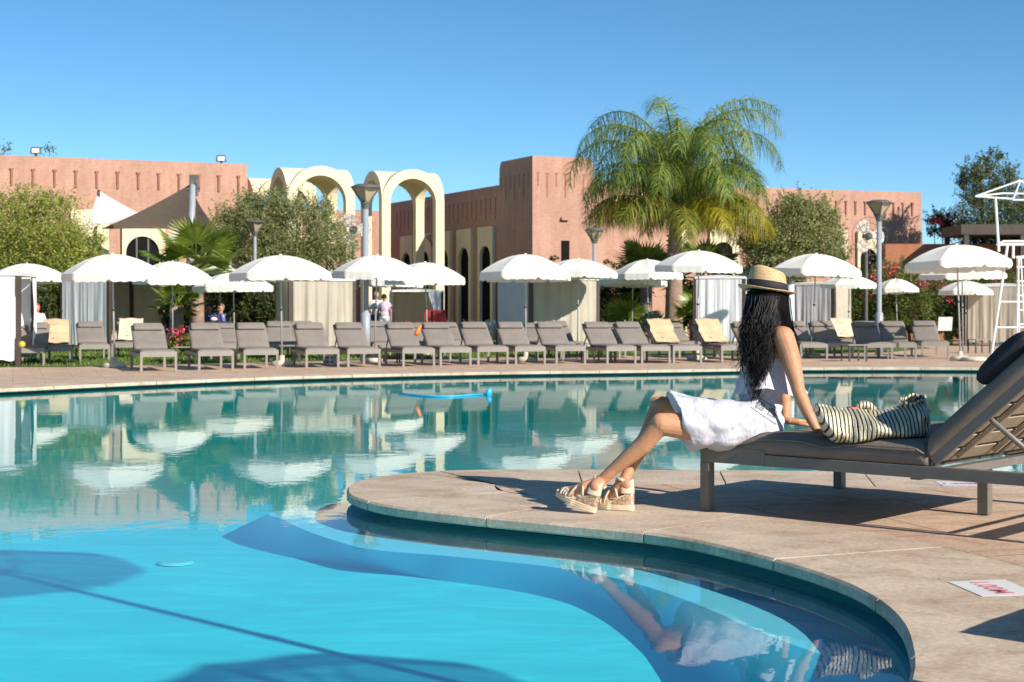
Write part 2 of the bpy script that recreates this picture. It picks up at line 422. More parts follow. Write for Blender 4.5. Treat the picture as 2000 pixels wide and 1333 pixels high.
def decktile():
    t = deckmat(); t.m.name = 'deck_tile'
    src = t.bsdf.inputs['Base Color'].links[0].from_socket
    b = t.add('ShaderNodeTexBrick'); b.offset = .5
    for k, v in (('Scale', 1.0), ('Mortar Size', .006), ('Brick Width', .9), ('Row Height', .6), ('Mortar Smooth', .1)): b.inputs[k].default_value = v
    b.inputs['Color1'].default_value = (1, 1, 1, 1); b.inputs['Color2'].default_value = (.93, .9, .9, 1); b.inputs['Mortar'].default_value = (.42, .36, .33, 1)
    t.link(t.coord(True, (1, 1, 1), (0, 0, math.radians(-18))), b.inputs['Vector'])
    c = t.mix(1.0, src, b.outputs[0], 'MULTIPLY'); c = t.mix(1.0, c, (1.05, .95, .90), 'MULTIPLY')
    t.link(c, t.bsdf.inputs['Base Color']); return t.m
M['deck_tile'] = decktile()
hole = resample(prox(offset(POOL, COPW), POOL, COPW), .3)
struct(sheet('pool_deck', [(-60, -14), (60, -14), (60, 74), (-60, 74)], hole, 0, 'deck_tile'))
mort = prox(offset(POOL, COPW+.06), POOL, COPW+.06)
M['mortar'] = simple('mortar', (.14, .12, .10), .95, .2, 20, .2, world=True)
# bed under the coping: ring at z=-.012 down, plus retaining wall
inn = offset(POOL, .24)
o = sheet('coping_bed', mort, inn, -.012, 'mortar'); struct(o)
slabs = MB(); nP = len(POOL); seg = 6; outp = offset(POOL, COPW)
# outer points follow the trimmed ring: pull each to be at least COPW from the outline
def clampo(q, base):
    for _ in range(6):
        r = min(POOL, key=lambda p: (p-q).length_squared); dd = (q-r).length
        if dd >= COPW*.97: break
        q = base+(q-base)*.82 if dd < COPW*.5 else r+(q-r)*(COPW/dd)*.99
    return q
outp = [clampo(outp[i], POOL[i]) for i in range(nP)]
i = 0
while i < nP-2:
    j = min(i+seg, nP); ins = [POOL[k % nP] for k in range(i, j+1)]; ou = [outp[k % nP] for k in range(i, j+1)]
    g = .005
    t0 = (ins[1]-ins[0]).normalized()*g; t1 = (ins[-1]-ins[-2]).normalized()*g
    ins[0] = ins[0]+t0; ou[0] = ou[0]+t0; ins[-1] = ins[-1]-t1; ou[-1] = ou[-1]-t1
    dz = random.uniform(-.0012, .0012); m = len(ins); s0 = len(slabs.v)
    prof = []
    for a, b in zip(ins, ou):
        ed = (b-a).normalized()
        for off, z in ((.018, -.055), (0, -.045), (0, -.010), (.012, 0+dz)): slabs.v.append(a+ed*off+Vector((0, 0, z)))
        bb = b-ed*.004
        slabs.v.append(Vector((bb.x, bb.y, dz))); slabs.v.append(Vector((bb.x, bb.y, -.055)))
    for k in range(m-1):
        for q in range(6):
            a0 = s0+k*6+q; a1 = s0+k*6+(q+1) % 6; slabs.f.append([a0, a1, a1+6, a0+6])
    slabs.f.append([s0+q for q in range(6)]); slabs.f.append([s0+(m-1)*6+q for q in range(6)][::-1])
    i = j
struct(slabs.build('pool_coping', 'coping'))
# basin
def basinmat():
    t = NT('basin_tiles'); P = t.coord(True)
    n = t.noise(1.1, 4, .6, P); c = t.ramp(n.outputs[0], [(.3, (.055, .63, .74)), (.7, (.08, .69, .79))])
    n2 = t.noise(3.2, 3, .5, t.coord(True, (.35, 1, 1)), 2.0)
    cc = t.ramp(n2.outputs[0], [(.35, (.93, .93, .93)), (.55, (1, 1, 1)), (.62, (1.1, 1.1, 1.1)), (.68, (1, 1, 1))])
    t.link(t.mix(1.0, c, cc, 'MULTIPLY'), t.bsdf.inputs['Base Color']); t.bsdf.inputs['Roughness'].default_value = .7
    return t.m
M['basin'] = basinmat()
def wallmat():
    t = NT('waterline_tiles'); b = t.add('ShaderNodeTexBrick'); b.offset = 0
    for k, v in (('Scale', 1.0), ('Mortar Size', .003), ('Brick Width', .025), ('Row Height', .025)): b.inputs[k].default_value = v
    b.inputs['Color1'].default_value = (.10, .45, .50, 1); b.inputs['Color2'].default_value = (.05, .30, .36, 1); b.inputs['Mortar'].default_value = (.6, .65, .62, 1)
    g = t.add('ShaderNodeNewGeometry'); sp = t.add('ShaderNodeSeparateXYZ'); t.link(g.outputs[0], sp.inputs[0])
    ad = t.add('ShaderNodeMath', operation='ADD'); t.link(sp.outputs[0], ad.inputs[0]); t.link(sp.outputs[1], ad.inputs[1])
    cb = t.add('ShaderNodeCombineXYZ'); t.link(ad.outputs[0], cb.inputs[0]); t.link(sp.outputs[2], cb.inputs[1]); t.link(cb.outputs[0], b.inputs['Vector'])
    t.link(t.mix(1.0, b.outputs[0], (.012, .02, .02), 'MULTIPLY'), t.bsdf.inputs['Base Color']); t.bsdf.inputs['Roughness'].default_value = .3; return t.m  # tile colour pulled almost to black, painting the shade under the coping
M['wall_tile'] = wallmat()
M['wall_lining'] = simple('wall_lining', (.03, .30, .31), .6, .1, 3, 0, world=True)
for z0_, z1_, nm_, mt_ in ((-.03, -.10, 'pool_gutter', 'wall_tile'), (-.10, -1.6, 'pool_wall', 'wall_lining')):
    wl = MB(); n = len(inn); wl.v = [Vector((p.x, p.y, z)) for z in (z0_, z1_) for p in inn]; wl.f = [[k, (k+1) % n, n+(k+1) % n, n+k] for k in range(n)]
    struct(wl.build(nm_, mt_, fix=False))
def floor_z(x, y):
    d = max(0, min(1, (y-7.5-.35*max(0, -x-1))/9.0)); d = d*d*(3-2*d)
    e = max(0, min(1, (x+.3)/.9)); e = e*e*(3-2*e)
    return -.30-.6*d
fl = MB().grid(lambda a, b: (-14+30*a, 1+29*b, floor_z(-14+30*a, 1+29*b)), 60, 58)
struct(fl.build('pool_floor', 'basin', smooth=True))
M['step_tread'] = simple('step_tread', (.16, .62, .78), .7, .05, 2, 0, world=True); M['riser'] = simple('riser', (.03, .49, .67), .6, .06, 2, 0, world=True)  # riser blue darker than the floor: weaker sun on it put into the colour
# underwater ledge along the peninsula
led = [(3.5,9.0),(-.6,9.5),(-1.2,9.35),(-1.42,9.0),(-1.29,8.7),(-1.12,8.3),(-.92,7.93),(-.70,7.62),(-.33,7.42),(0,7.22),(.23,7.05),(.45,6.80),(.644,6.44),(.80,6.02),(.88,5.74),(1.05,5.3),(1.3,4.85),(1.5,4.3),(1.4,3.5),(.4,2.5),(-.5,2)]
led2 = [(3.5,9.6),(-.6,10.2),(-1.45,10.0),(-1.75,9.4),(-1.66,9.0),(-1.42,8.55),(-1.14,8.2),(-.8,7.88),(-.38,7.50)]+[(0,7.2),(.22,6.92),(.34,6.62),(.42,6.29),(.475,5.95),(.50,5.7),(.515,5.2),(.48,4.6),(.25,4.0),(-.2,3.4),(-.7,2.7),(-.9,2)]
def smooth_(L):
  ls = [Vector((*p, 0)) for p in L]; sm = []
  for k in range(1, len(ls)-2):
    for q in range(6):
        t = q/6; p0, p1, p2, p3 = ls[k-1], ls[k], ls[k+1], ls[k+2]
        sm.append(.5*((2*p1)+(p2-p0)*t+(2*p0-5*p1+4*p2-p3)*t*t+(3*p1-p0-3*p2+p3)*t**3))
  return sm
sm = smooth_(led); sm2_ = smooth_(led2)
def tread_z(x): return -.172
tm = MB(); cr = [Vector(p) for p in sm]; n_s = 28
for p in cr:
    q = Vector((2.6, p.y*1.0+.9, 0))
    for k in range(n_s+1): f = (k/n_s)**1.5; r_ = p.lerp(q, f); tm.v.append(Vector((r_.x, r_.y, tread_z(r_.x))))
for a in range(len(cr)-1):
    for k in range(n_s): i_ = a*(n_s+1)+k; tm.f.append([i_, i_+1, i_+n_s+2, i_+n_s+1])
struct(tm.build('pool_step', 'step_tread', fix=True))
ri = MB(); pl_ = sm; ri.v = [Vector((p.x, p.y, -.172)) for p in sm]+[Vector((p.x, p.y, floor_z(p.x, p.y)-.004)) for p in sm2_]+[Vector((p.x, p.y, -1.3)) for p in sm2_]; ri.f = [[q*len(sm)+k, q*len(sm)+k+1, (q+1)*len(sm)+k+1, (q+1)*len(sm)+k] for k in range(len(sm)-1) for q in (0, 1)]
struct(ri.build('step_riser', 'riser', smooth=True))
# water: clear body that absorbs, rippled surface
def watermat():
    t = NT('pool_water'); t.n.remove(t.bsdf)
    P1 = t.coord(True, (1.0, .75, 1)); n1 = t.noise(3.6, 3, .55, P1, .4); n2 = t.noise(17, 3, .6, t.coord(True, (1, .6, 1)), .3); n0 = t.noise(.35, 2, .5, t.coord(True))
    amp = t.ramp(n0.outputs[0], [(.35, (.25, .25, .25)), (.65, (1, 1, 1))])
    m1 = t.add('ShaderNodeMath', operation='MULTIPLY_ADD'); t.link(n2.outputs[0], m1.inputs[0]); m1.inputs[1].default_value = .26; t.link(n1.outputs[0], m1.inputs[2])
    m2 = t.add('ShaderNodeMath', operation='MULTIPLY'); t.link(m1.outputs[0], m2.inputs[0]); t.link(amp, m2.inputs[1])
    b = t.add('ShaderNodeBump'); b.inputs['Strength'].default_value = .22; b.inputs['Distance'].default_value = .006; t.link(m2.outputs[0], b.inputs['Height'])
    fr = t.add('ShaderNodeFresnel'); fr.inputs['IOR'].default_value = 1.33
    g = t.add('ShaderNodeNewGeometry'); inv = t.add('ShaderNodeMath', operation='SUBTRACT'); inv.inputs[0].default_value = 1; t.link(g.outputs['Backfacing'], inv.inputs[1])
    ff = t.add('ShaderNodeMath', operation='MULTIPLY'); t.link(fr.outputs[0], ff.inputs[0]); t.link(inv.outputs[0], ff.inputs[1])
    tr = t.add('ShaderNodeBsdfTransparent'); gl = t.add('ShaderNodeBsdfGlossy'); gl.inputs['Roughness'].default_value = .0
    t.link(b.outputs[0], gl.inputs['Normal']); mx = t.add('ShaderNodeMixShader')
    t.link(ff.outputs[0], mx.inputs[0]); t.link(tr.outputs[0], mx.inputs[1]); t.link(gl.outputs[0], mx.inputs[2]); t.link(mx.outputs[0], t.out.inputs[0])
    va = t.add('ShaderNodeVolumeAbsorption'); va.inputs['Color'].default_value = (.0, .89, .875, 1); va.inputs['Density'].default_value = .5
    t.link(va.outputs[0], t.out.inputs['Volume']); return t.m
M['water'] = watermat()
wt = MB().box((2, 16, -1.08), (33, 30, 1.99)); wo = wt.build('pool_water', 'water'); struct(wo)
# lawn, garden soil
def lawnmat():
    t = NT('lawn'); n = t.noise(1.2, 6, .7, t.coord(True)); n2 = t.noise(40, 5, .7, t.coord(True))
    a = t.ramp(n.outputs[0], [(.3, (.07, .13, .02)), (.7, (.16, .24, .045))]); b = t.ramp(n2.outputs[0], [(.3, (.6, .6, .6)), (.7, (1.2, 1.2, 1.1))])
    t.link(t.mix(1.0, a, b, 'MULTIPLY'), t.bsdf.inputs['Base Color']); t.bsdf.inputs['Roughness'].default_value = .9; t.bump(n2.outputs[0], .8, .05); return t.m
M['lawn'] = lawnmat()
lawn = [(-40, 27.4), (-8.2, 28.4), (-5.2, 31), (-2, 33.5), (3, 36.5), (6, 37.5), (9.5, 39), (12, 44), (12.3, 50.5), (30, 51), (59, 52), (59, 73), (-59, 73), (-59, 27.4)]
struct(sheet('lawn', [Vector((*p, 0)) for p in lawn], None, .008, 'lawn'))
M['soil'] = simple('soil', (.09, .06, .04), .95, .4, 3, .6, 20, world=True)
struct(sheet('ground', [Vector((*p, 0)) for p in ((-900, 60), (900, 60), (900, 1500), (-900, 1500))], None, .016, 'soil'))
struct(sheet('terrain', [Vector((*p, 0)) for p in ((-900, -700), (-59.9, -700), (-59.9, 60), (-900, 60))], None, -.01, 'soil'))
struct(sheet('terrain', [Vector((*p, 0)) for p in ((59.9, -700), (900, -700), (900, 60), (59.9, 60))], None, -.01, 'soil'))
struct(sheet('terrain', [Vector((*p, 0)) for p in ((-59.9, -700), (59.9, -700), (59.9, -13.9), (-59.9, -13.9))], None, -.01, 'soil'))
def bladesin(n, poly):
    out = []; xs = [p[0] for p in poly]; ys = [p[1] for p in poly]
    while len(out) < n:
        x = random.uniform(min(xs), max(xs)); y = random.uniform(min(ys), max(ys)); c = False
        for (x1, y1), (x2, y2) in zip(poly, poly[1:]+poly[:1]):
            if (y1 > y) != (y2 > y) and x < (x2-x1)*(y-y1)/(y2-y1)+x1: c = not c
        if c: out.append((x, y, .03))
    return out
M['grass_blade'] = leafmat('grass_blade', [(.2, (.06, .12, .015)), (.5, (.13, .22, .03)), (.8, (.24, .30, .06))], .4)
gp = bladesin(26000, [(-14, 27.7), (-8.2, 28.6), (-5.2, 31.2), (-2, 33.7), (3, 36.7), (3, 46), (-14, 44)])
D = rng.normal(size=(len(gp), 3))*.35; D[:, 2] = 1
tag(leaves('grass', 'grass_blade', gp, .09, .02, D=D), 'short green lawn grass behind the poolside loungers', 'grass', kind='stuff')
# small far wading pool
M['shallow'] = simple('shallow', (.25, .45, .48), .08, .05, 2, .05, 6, world=True)
struct(MB().lathe([(3.2, .03), (3.2, .02), (3.0, .012), (.001, .012)], (16.2, 50, -.004), 40).build('wading_pool', 'shallow', smooth=False))
# ---------------------------------------------------------------- buildings
class Facade:
    """wall in plan from A to B, height H; local s along, z up, outward normal to the viewer side"""
    def __init__(s, A, B, root=None):
        s.A = Vector((*A, 0)); s.B = Vector((*B, 0)); s.d = (s.B-s.A).normalized(); s.L = (s.B-s.A).length
        s.n = Vector((s.d.y, -s.d.x, 0))
    def p(s, a, z, out=0): return s.A+s.d*a+s.n*out+Vector((0, 0, z))
    def block(s, mb, a0, a1, z0, z1, o0, o1):
        i = len(mb.v)
        for o in (o0, o1):
            for a, z in ((a0, z0), (a1, z0), (a1, z1), (a0, z1)): mb.v.append(s.p(a, z, o))
        for f in ((0,1,2,3),(7,6,5,4),(0,4,5,1),(1,5,6,2),(2,6,7,3),(3,7,4,0)): mb.f.append([i+j for j in f])
    def arch(s, mb, a0, a1, z1, ac, r, zs, o0, o1, n=14):
        """panel a0..a1 up to z1 with an arched opening centred ac, radius r, springing zs"""
        out = [(a0, 0), (a0, z1), (a1, z1), (a1, 0), (ac+r, 0), (ac+r, zs)]
        out += [(ac+r*math.cos(t), zs+r*math.sin(t)) for t in [PI*k/n for k in range(1, n)]]
        out += [(ac-r, zs), (ac-r, 0)]
        tri = tessellate_polygon([[Vector((x, z, 0)) for x, z in out]]); i = len(mb.v); m = len(out)
        for o in (o0, o1): mb.v += [s.p(x, z, o) for x, z in out]
        for t in tri: mb.f.append([i+k for k in t]); mb.f.append([i+m+k for k in t])
        for k in range(m): mb.f.append([i+k, i+(k+1) % m, i+m+(k+1) % m, i+m+k])
def slots(F, a0, a1, step, z0, z1, alt=0, w=.09, root=None, og=None):
    k = 0; a = a0
    while a < a1:
        zz = z0-(alt if k % 2 else 0)
        mb = MB(); F.block(mb, a-w/2, a+w/2, zz, z1-.0005, -.1, .006); F.block(mb, a-w, a+w, z1, z1+.05, -.1, .006); mb.build('wall_slit', 'slot', root, og)
        a += step; k += 1
# left building
lb = thing('pavilion_building', 'long low terracotta building at the left with a row of slits under its roof', 'building', (-18.2, 54.6, 0))
org = Vector((-18.2, 54.6, 0))
A = (-18.2-24*.928, 54.6-24*.371); B = (-9.94, 57.9); F = Facade(A, B); L = F.L
mb = MB(); 
i = len(mb.v)
for a, z, o in ((0,0,0),(L+.25,0,0),(L+.25,0,-12),(0,0,-12),(0,6.62,-.05),(L-.05,6.62,-.05),(L-.05,6.62,-12),(0,6.62,-12)): mb.v.append(F.p(a, z, o))
for f in ((3,2,1,0),(4,5,6,7),(0,1,5,4),(1,2,6,5),(2,3,7,6),(3,0,4,7)): mb.f.append([i+j for j in f])
mb.build('wall', 'terracotta', lb, org)
slots(F, 8.1, L-.2, .74, 5.55, 6.12, w=.07, root=lb, og=org)
def sof(px, F):                                  # where along a facade the picture column px falls
    k = (px-1000)/FP; return (F.A.x-k*F.A.y)/(k*F.d.y-F.d.x)
for x0, x1, xc, r, zs, z1 in ((238, 322, 278, 34, 3.22, 4.3), (138, 212, 175, 24, 2.9, 4.75), (20, 100, 60, 34, 3.2, 4.3), (380, 455, 418, 30, 3.2, 4.3)):
    a0, a1, ac = sof(x0, F), sof(x1, F), sof(xc, F); rr = abs(sof(xc+r, F)-ac)*.95
    m = MB(); F.arch(m, a0, a1, z1, ac, rr, zs, .0, .10); m.build('arch_surround', 'cream', lb, org)
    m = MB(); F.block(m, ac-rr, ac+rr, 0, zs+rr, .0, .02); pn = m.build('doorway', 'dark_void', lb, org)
    m = MB(); F.block(m, ac-rr*.35-.03, ac-rr*.35+.03, 0, zs+rr*.9, .02, .05); F.block(m, ac+rr*.35-.03, ac+rr*.35+.03, 0, zs+rr*.9, .02, .05); m.build('door_frame', 'lamp_dark', pn, org)
def floodlight(px, py, Y, lab):
    p = W(px, py, Y); t = thing('floodlight', lab, 'floodlight', p, group='roof floodlights')
    MB().bar((0, 0, -.12), (0, 0, 0), .08).box((0, 0, -.11), (.3, .2, .02)).build('bracket', 'lamp_dark', t)
    MB().box((0, 0, .12), (.38, .22, .24), 0, .8).build('housing', 'lamp_dark', t, bevel=.01)
    MB().box((.02, -.112, .10), (.26, .03, .17)).build('lens', 'white_plastic', t)
floodlight(70, 300.5, 56.2, 'boxy white-faced floodlight on the left building roof, near its left end')
floodlight(432, 316, 57.9, 'boxy floodlight on the left building roof, near its right corner')
for px_, lab_ in ((97, 'tiny green sprig growing on the left building roof beside the floodlight'), (8, 'tiny green sprig on the left building roof at the left edge')):
    rp_ = W(px_, 303, 58.5); t = thing('roof_plant', lab_, 'plant', rp_, group='sprigs on the roof')
    leaves('foliage', M['grass_blade'], rng.normal(size=(60, 3))*np.array([.16, .1, .12])+np.array([0, 0, .22]), .16, .05, t, up=.8); MB().tube([(0, 0, -.3), (0, 0, .25)], .015, 5).build('stem', 'bark', t)
# right building: tower, shaded arcade wing, sunny wing
rbp = (.733, 55.0); v_ = Vector((-.45, .893, 0)).normalized(); u_ = Vector((.92, .39, 0)).normalized(); P0 = Vector((*rbp, 0))
rb = thing('tower_building', 'square terracotta tower with slits between a shaded arcade wing and a sunny wing', 'building', P0)
T = 2.69; Tw = 2.45
q = [P0, P0+u_*Tw, P0+u_*Tw+v_*T, P0+v_*T]; qt = [P0+(u_+v_)*.0, P0+u_*(Tw-.03)+v_*.03, P0+u_*(Tw-.03)+v_*(T-.03), P0+v_*(T-.03)]
mb = MB().rings([[Vector((p.x, p.y, 0)) for p in q], [Vector((p.x, p.y, 6.05)) for p in q]]); mb.build('tower', 'terracotta', rb, P0)
q2 = [P0, P0+u_*(Tw-.02), P0+u_*(Tw-.02)+v_*(T-.02), P0+v_*(T-.02)]
q3 = [P0, P0+u_*(Tw-.16), P0+u_*(Tw-.16)+v_*(T-.16), P0+v_*(T-.16)]
MB().rings([[Vector((p.x, p.y, 6.05)) for p in q2], [Vector((p.x, p.y, 6.40)) for p in q2], [Vector((p.x, p.y, 6.64)) for p in q3]]).build('parapet', 'terracotta', rb, P0)
FT = Facade((P0.x, P0.y), ((P0+u_*Tw).x, (P0+u_*Tw).y)); FS = Facade(((P0+v_*14).x, (P0+v_*14).y), (P0.x, P0.y))
slots(FT, .22, Tw-.15, .36, 5.55, 6.0, .38, .055, rb, P0); slots(FS, 14-T+.2, 13.95, .36, 5.55, 6.0, .38, .055, rb, P0)
a0, a1 = sof(1096, FT), sof(1112, FT)
m = MB(); FT.block(m, a0, a1, 1.2, 3.62, 0, .012); m.build('narrow_window', 'dark_void', rb, P0)
m = MB(); FT.block(m, a0-.02, a0+.28, 4.35, 4.45, 0, .12); m.build('ledge', 'terracotta', rb, P0)
# shaded wing
pw = [P0+v_*(T-.1)+u_*.06, P0+v_*14+u_*.06, P0+v_*14+u_*9, P0+v_*(T-.1)+u_*9]
MB().rings([[Vector((p.x, p.y, z)) for p in pw] for z in (0, 5.80)]).build('wing_wall', 'terracotta', rb, P0)
FW = Facade(((P0+v_*14+u_*.06).x, (P0+v_*14+u_*.06).y), ((P0+v_*T+u_*.06).x, (P0+v_*T+u_*.06).y))
slots(FW, 1.2, FW.L-.1, .42, 4.75, 5.3, .2, .07, rb, P0)
for k in range(6):
    a1 = FW.L-(3.13-T)-1.93*k; a0 = a1-1.32; ac = (a0+a1)/2; r = .46
    if a0 < .1: break
    m = MB(); FW.arch(m, a0, a1, 4.28, ac, r, 3.1, -.0, .13); m.build('arch_surround', 'cream', rb, P0)
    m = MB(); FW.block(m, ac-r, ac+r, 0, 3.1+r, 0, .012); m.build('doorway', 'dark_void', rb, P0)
# sunny wing
WA = (P0+u_*(Tw-.05)); FR = Facade((3.0, 56.42), (16.32, 61.05)); LR = FR.L
mb = MB()
i = len(mb.v)
for a, z, o in ((0,0,0),(LR+.12,0,0),(LR+.12,0,-10),(0,0,-10),(0,5.80,-.04),(LR-.05,5.80,-.04),(LR-.05,5.80,-10),(0,5.80,-10)): mb.v.append(FR.p(a, z, o))
for f in ((3,2,1,0),(4,5,6,7),(0,1,5,4),(1,2,6,5),(2,3,7,6),(3,0,4,7)): mb.f.append([i+j for j in f])
mb.build('wing_wall', 'terracotta', rb, P0)
slots(FR, LR-8.2, LR-.2, .43, 4.85, 5.33, 0, .06, rb, P0)
for x0, x1, xc, r, zs, z1 in ((1385, 1442, 1412, 17, 3.32, 4.35), (1310, 1340, 1325, 10, 3.2, 4.2), (1630, 1653, 1641, 8, 3.2, 4.2), (1673, 1716, 1694, 16, 3.15, 4.2)):
    a0, a1, ac = sof(x0, FR), sof(x1, FR), sof(xc, FR); rr = abs(sof(xc+r, FR)-ac)
    m = MB(); FR.arch(m, a0, a1, z1, ac, rr, zs, 0, .10); m.build('arch_surround', 'cream', rb, P0)
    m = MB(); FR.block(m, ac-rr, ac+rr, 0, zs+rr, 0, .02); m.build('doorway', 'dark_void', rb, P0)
m = MB(); FR.block(m, LR*.52, LR*.52+1.0, 5.8, 6.0, -3, -2); m.build('roof_box', 'white_plastic', rb, P0)
# garden wall and dark pergola at the far right
gw = MB(); a = XY(1727, 57); b = XY(1812, 57); gw.box(((a[0]+b[0])/2+3, 57, 1.78), (b[0]-a[0]+6, .4, 3.56)); M['terracotta_deep'] = terracotta('terracotta_deep', (.42, .17, .085))
tag(gw.build('garden_wall', 'terracotta_deep'), 'deep orange garden wall right of the sunny wing, below the dark pergola roof', 'wall')
pg = thing('pergola', 'dark flat-roofed pergola beside the right end of the sunny wing', 'pergola', (16.6, 56, 0))
MB().box((2.2, 0, 3.98), (5.6, 2.6, .36)).build('roof', 'brown_post', pg)
for x, y in ((-.4, -1.2), (1.6, -1.2), (3.6, -1.2), (4.8, -1.2), (-.4, 1.2), (4.8, 1.2)): MB().box((x, y, 1.9), (.16, .16, 3.8)).build('post', 'brown_post', pg)
# vaulted concrete canopies
def vault(name, C, rz, S, ztop, label, ring=.17):
    Ro = S/2; r = Ro-ring*2; 
    zs = ztop-Ro
    t = thing(name, label, 'canopy', (*C, 0), rz, 'cream vaulted canopies')
    co = sorted(set([round(x, 5) for x in ([-Ro, Ro]+[r*math.sin(PI/2*k/9) for k in range(-9, 10)]+[s*(r+(Ro-r)*q) for s in (-1, 1) for q in (.33, .66, .88)])])); n = len(co)
    h = lambda x, R: math.sqrt(max(0, R*R-x*x))
    mb = MB(); n_ = n
    for x in co:
        for y in co: mb.v.append(Vector((x, y, zs+max(h(x, Ro), h(y, Ro))+.001)))
    for x in co:
        for y in co:
            mb.v.append(Vector((x, y, zs+max(h(x, r) if abs(x) < r else 0, h(y, r) if abs(y) < r else 0)-.001)))
    for i in range(n-1):
        for j in range(n-1):
            a = i*n+j; mb.f.append([a, a+n, a+n+1, a+1]); mb.f.append([n*n+a+1, n*n+a+n+1, n*n+a+n, n*n+a])
    for i in range(n-1):
        for (a, b) in ((i, i+1), (i*n, (i+1)*n), ((n-1)*n+i, (n-1)*n+i+1), (i*n+n-1, (i+1)*n+n-1)): mb.f.append([a, b, n*n+b, n*n+a])
    o = mb.build('vault', 'cream', t)
    for p in o.data.polygons: p.use_smooth = False
    e = (Ro-r)
    for sx in (-1, 1):
        for sy in (-1, 1): MB().box((sx*(r+e/2), sy*(r+e/2), zs/2+.01), (e, e, zs+.02)).build('pillar', 'cream', t)
RZV = math.radians(24); uu = Vector((math.cos(RZV), math.sin(RZV), 0)); vv = Vector((-math.sin(RZV), math.cos(RZV), 0))
def nearcorner(px, Y, S): c = Vector((*XY(px, Y), 0)); return c+(uu+vv)*S/2
S = 2.62
S = 2.55; c1 = nearcorner(561, 55.2, S); c2 = nearcorner(746, 56.8, 2.48)
vault('vaulted_canopy', (c1.x, c1.y), RZV, S, 6.34, 'cream cross-vaulted canopy on four pillars, left one of the front pair')
vault('vaulted_canopy', (c2.x, c2.y), RZV, 2.48, 6.36, 'cream cross-vaulted canopy on four pillars beside the shaded wing, right one of the front pair')
c3 = c1+vv*4.3-uu*.1; vault('vaulted_canopy', (c3.x, c3.y), RZV, S, 6.30, 'cream vaulted canopy seen through the left front canopy arch')
c4 = c1+vv*4.3-uu*3.4; vault('vaulted_canopy', (c4.x, c4.y), RZV, 2.3, 6.20, 'cream vaulted canopy at the corner of the left building, mostly hidden behind the olive tree')
# link building behind the canopies
lk = thing('link_building', 'low terracotta and cream building behind the vaulted canopies', 'building', (-9, 72, 0))
MB().box((1.5, 2, 2.9), (15, 4, 5.8), math.radians(20)).build('wall', 'terracotta', lk)
MB().box((-4.6, -2.6, 2.9), (3.6, 2.6, 5.7), math.radians(20)).build('porch', 'cream', lk)
# ---------------------------------------------------------------- sail shade, mast
ms = thing('sail_mast', 'grey steel mast with a pulley head holding the brown shade sail', 'mast', (*XY(372, 46), 0))
MB().tube([(0, 0, 0), (0, 0, 3), (.08, 0, 5.0)], [.13, .12, .09], 12).build('pole', 'pole_grey', ms, smooth=True)
MB().box((.09, 0, 5.0), (.22, .18, .28)).tube([(-.1, 0, 4.7), (.28, 0, 4.75)], .05, 8).tube([(.2, 0, 4.5), (.2, 0, 5.0)], .04, 8).build('pulley_head', 'lamp_dark', ms)
def sail(name, corners, mat, label, sag=.12, org=None):
    c = [W(*p) for p in corners]; o = c[0].copy(); ctr = sum(c, Vector())/3
    mb = MB(); N = 14; idx = {}
    for a in range(N+1):
        for b in range(N+1-a):
            u, v = a/N, b/N; w_ = 1-u-v; p = c[0]*u+c[1]*v+c[2]*w_
            e = (1-(1-4*u*v)*(1-4*v*w_)*(1-4*u*w_)); p = p.lerp(ctr, sag*e); p.z -= .15*27*u*v*w_
            idx[(a, b)] = len(mb.v); mb.v.append(p-o)
    for a in range(N):
        for b in range(N-a):
            mb.f.append([idx[(a, b)], idx[(a+1, b)], idx[(a, b+1)]])
            if a+b < N-1: mb.f.append([idx[(a+1, b)], idx[(a+1, b+1)], idx[(a, b+1)]])
    ob = mb.build(name, mat, None, None, smooth=True); ob.location = o; tag(ob, label, 'shade sail')
sail('shade_sail', [(372, 360, 46), (196, 448, 53), (430, 452, 53)], 'sail', 'dark brown triangular shade sail stretched from the grey mast', .10)
sail('shade_sail', [(192, 372, 54), (288, 425, 54.5), (165, 448, 50)], 'sail_light', 'pale triangular shade sail in front of the left building', .06)
ap = thing('sail_pole', 'slim dark leaning pole at the tip of the pale shade sail', 'pole', (*XY(183, 53.5), 0))
MB().tube([(0, 0, 0), (0, 0, 3.2), (.18, 0, 5.3)], [.07, .07, .05], 8).build('pole', 'brown_post', ap); MB().box((.02, 0, 3.4), (.45, .2, .5)).build('fitting', 'lamp_dark', ap)

# ---------------------------------------------------------------- street lamps
def lamp(px, ptop, pw, Y, lab, thick=1.0):
    t = thing('street_lamp', lab, 'lamp', (*XY(px, Y), 0), group='lamps with inverted cone heads'); H = CAMH-(ptop-HZ)*Y/FP; R = pw/FP*Y/2
    MB().tube([(0, 0, 0), (0, 0, 1.0), (0, 0, 1.02), (0, 0, H-.42)], [.085*thick, .085*thick, .055*thick, .05*thick], 12).build('pole', 'pole_grey', t, smooth=True)
    s = R/.3
    MB().lathe([(.07, H-.50*s), (.09, H-.42*s), (.11, H-.38*s), (.075, H-.34*s)], n=12).build('collar', 'lamp_dark', t)
    MB().lathe([(.06, H-.36*s), (R*.93, H-.07)], n=4 if R > .25 else 6).build('lamp_shade', 'lamp_glass', t)
    m = MB(); n = 4 if R > .25 else 6
    for k in range(n): a = 2*PI*k/n; m.bar((math.cos(a)*.08, math.sin(a)*.08, H-.37*s), (math.cos(a)*R*.95, math.sin(a)*R*.95, H-.06), .03)
    m.build('cage', 'lamp_dark', t)
    MB().lathe([(.001, H), (R*.6, H-.005), (R, H-.05), (R, H-.075), (R*.9, H-.075)], n=n*6).build('cap', 'lamp_dark', t)
M['lamp_glass'] = simple('lamp_glass', (.42, .34, .20), .3, .1, 4, 0)
lamp(714, 360, 58, 31.6, 'tall grey lamp between loungers in front of the cream canopies', 1.25)
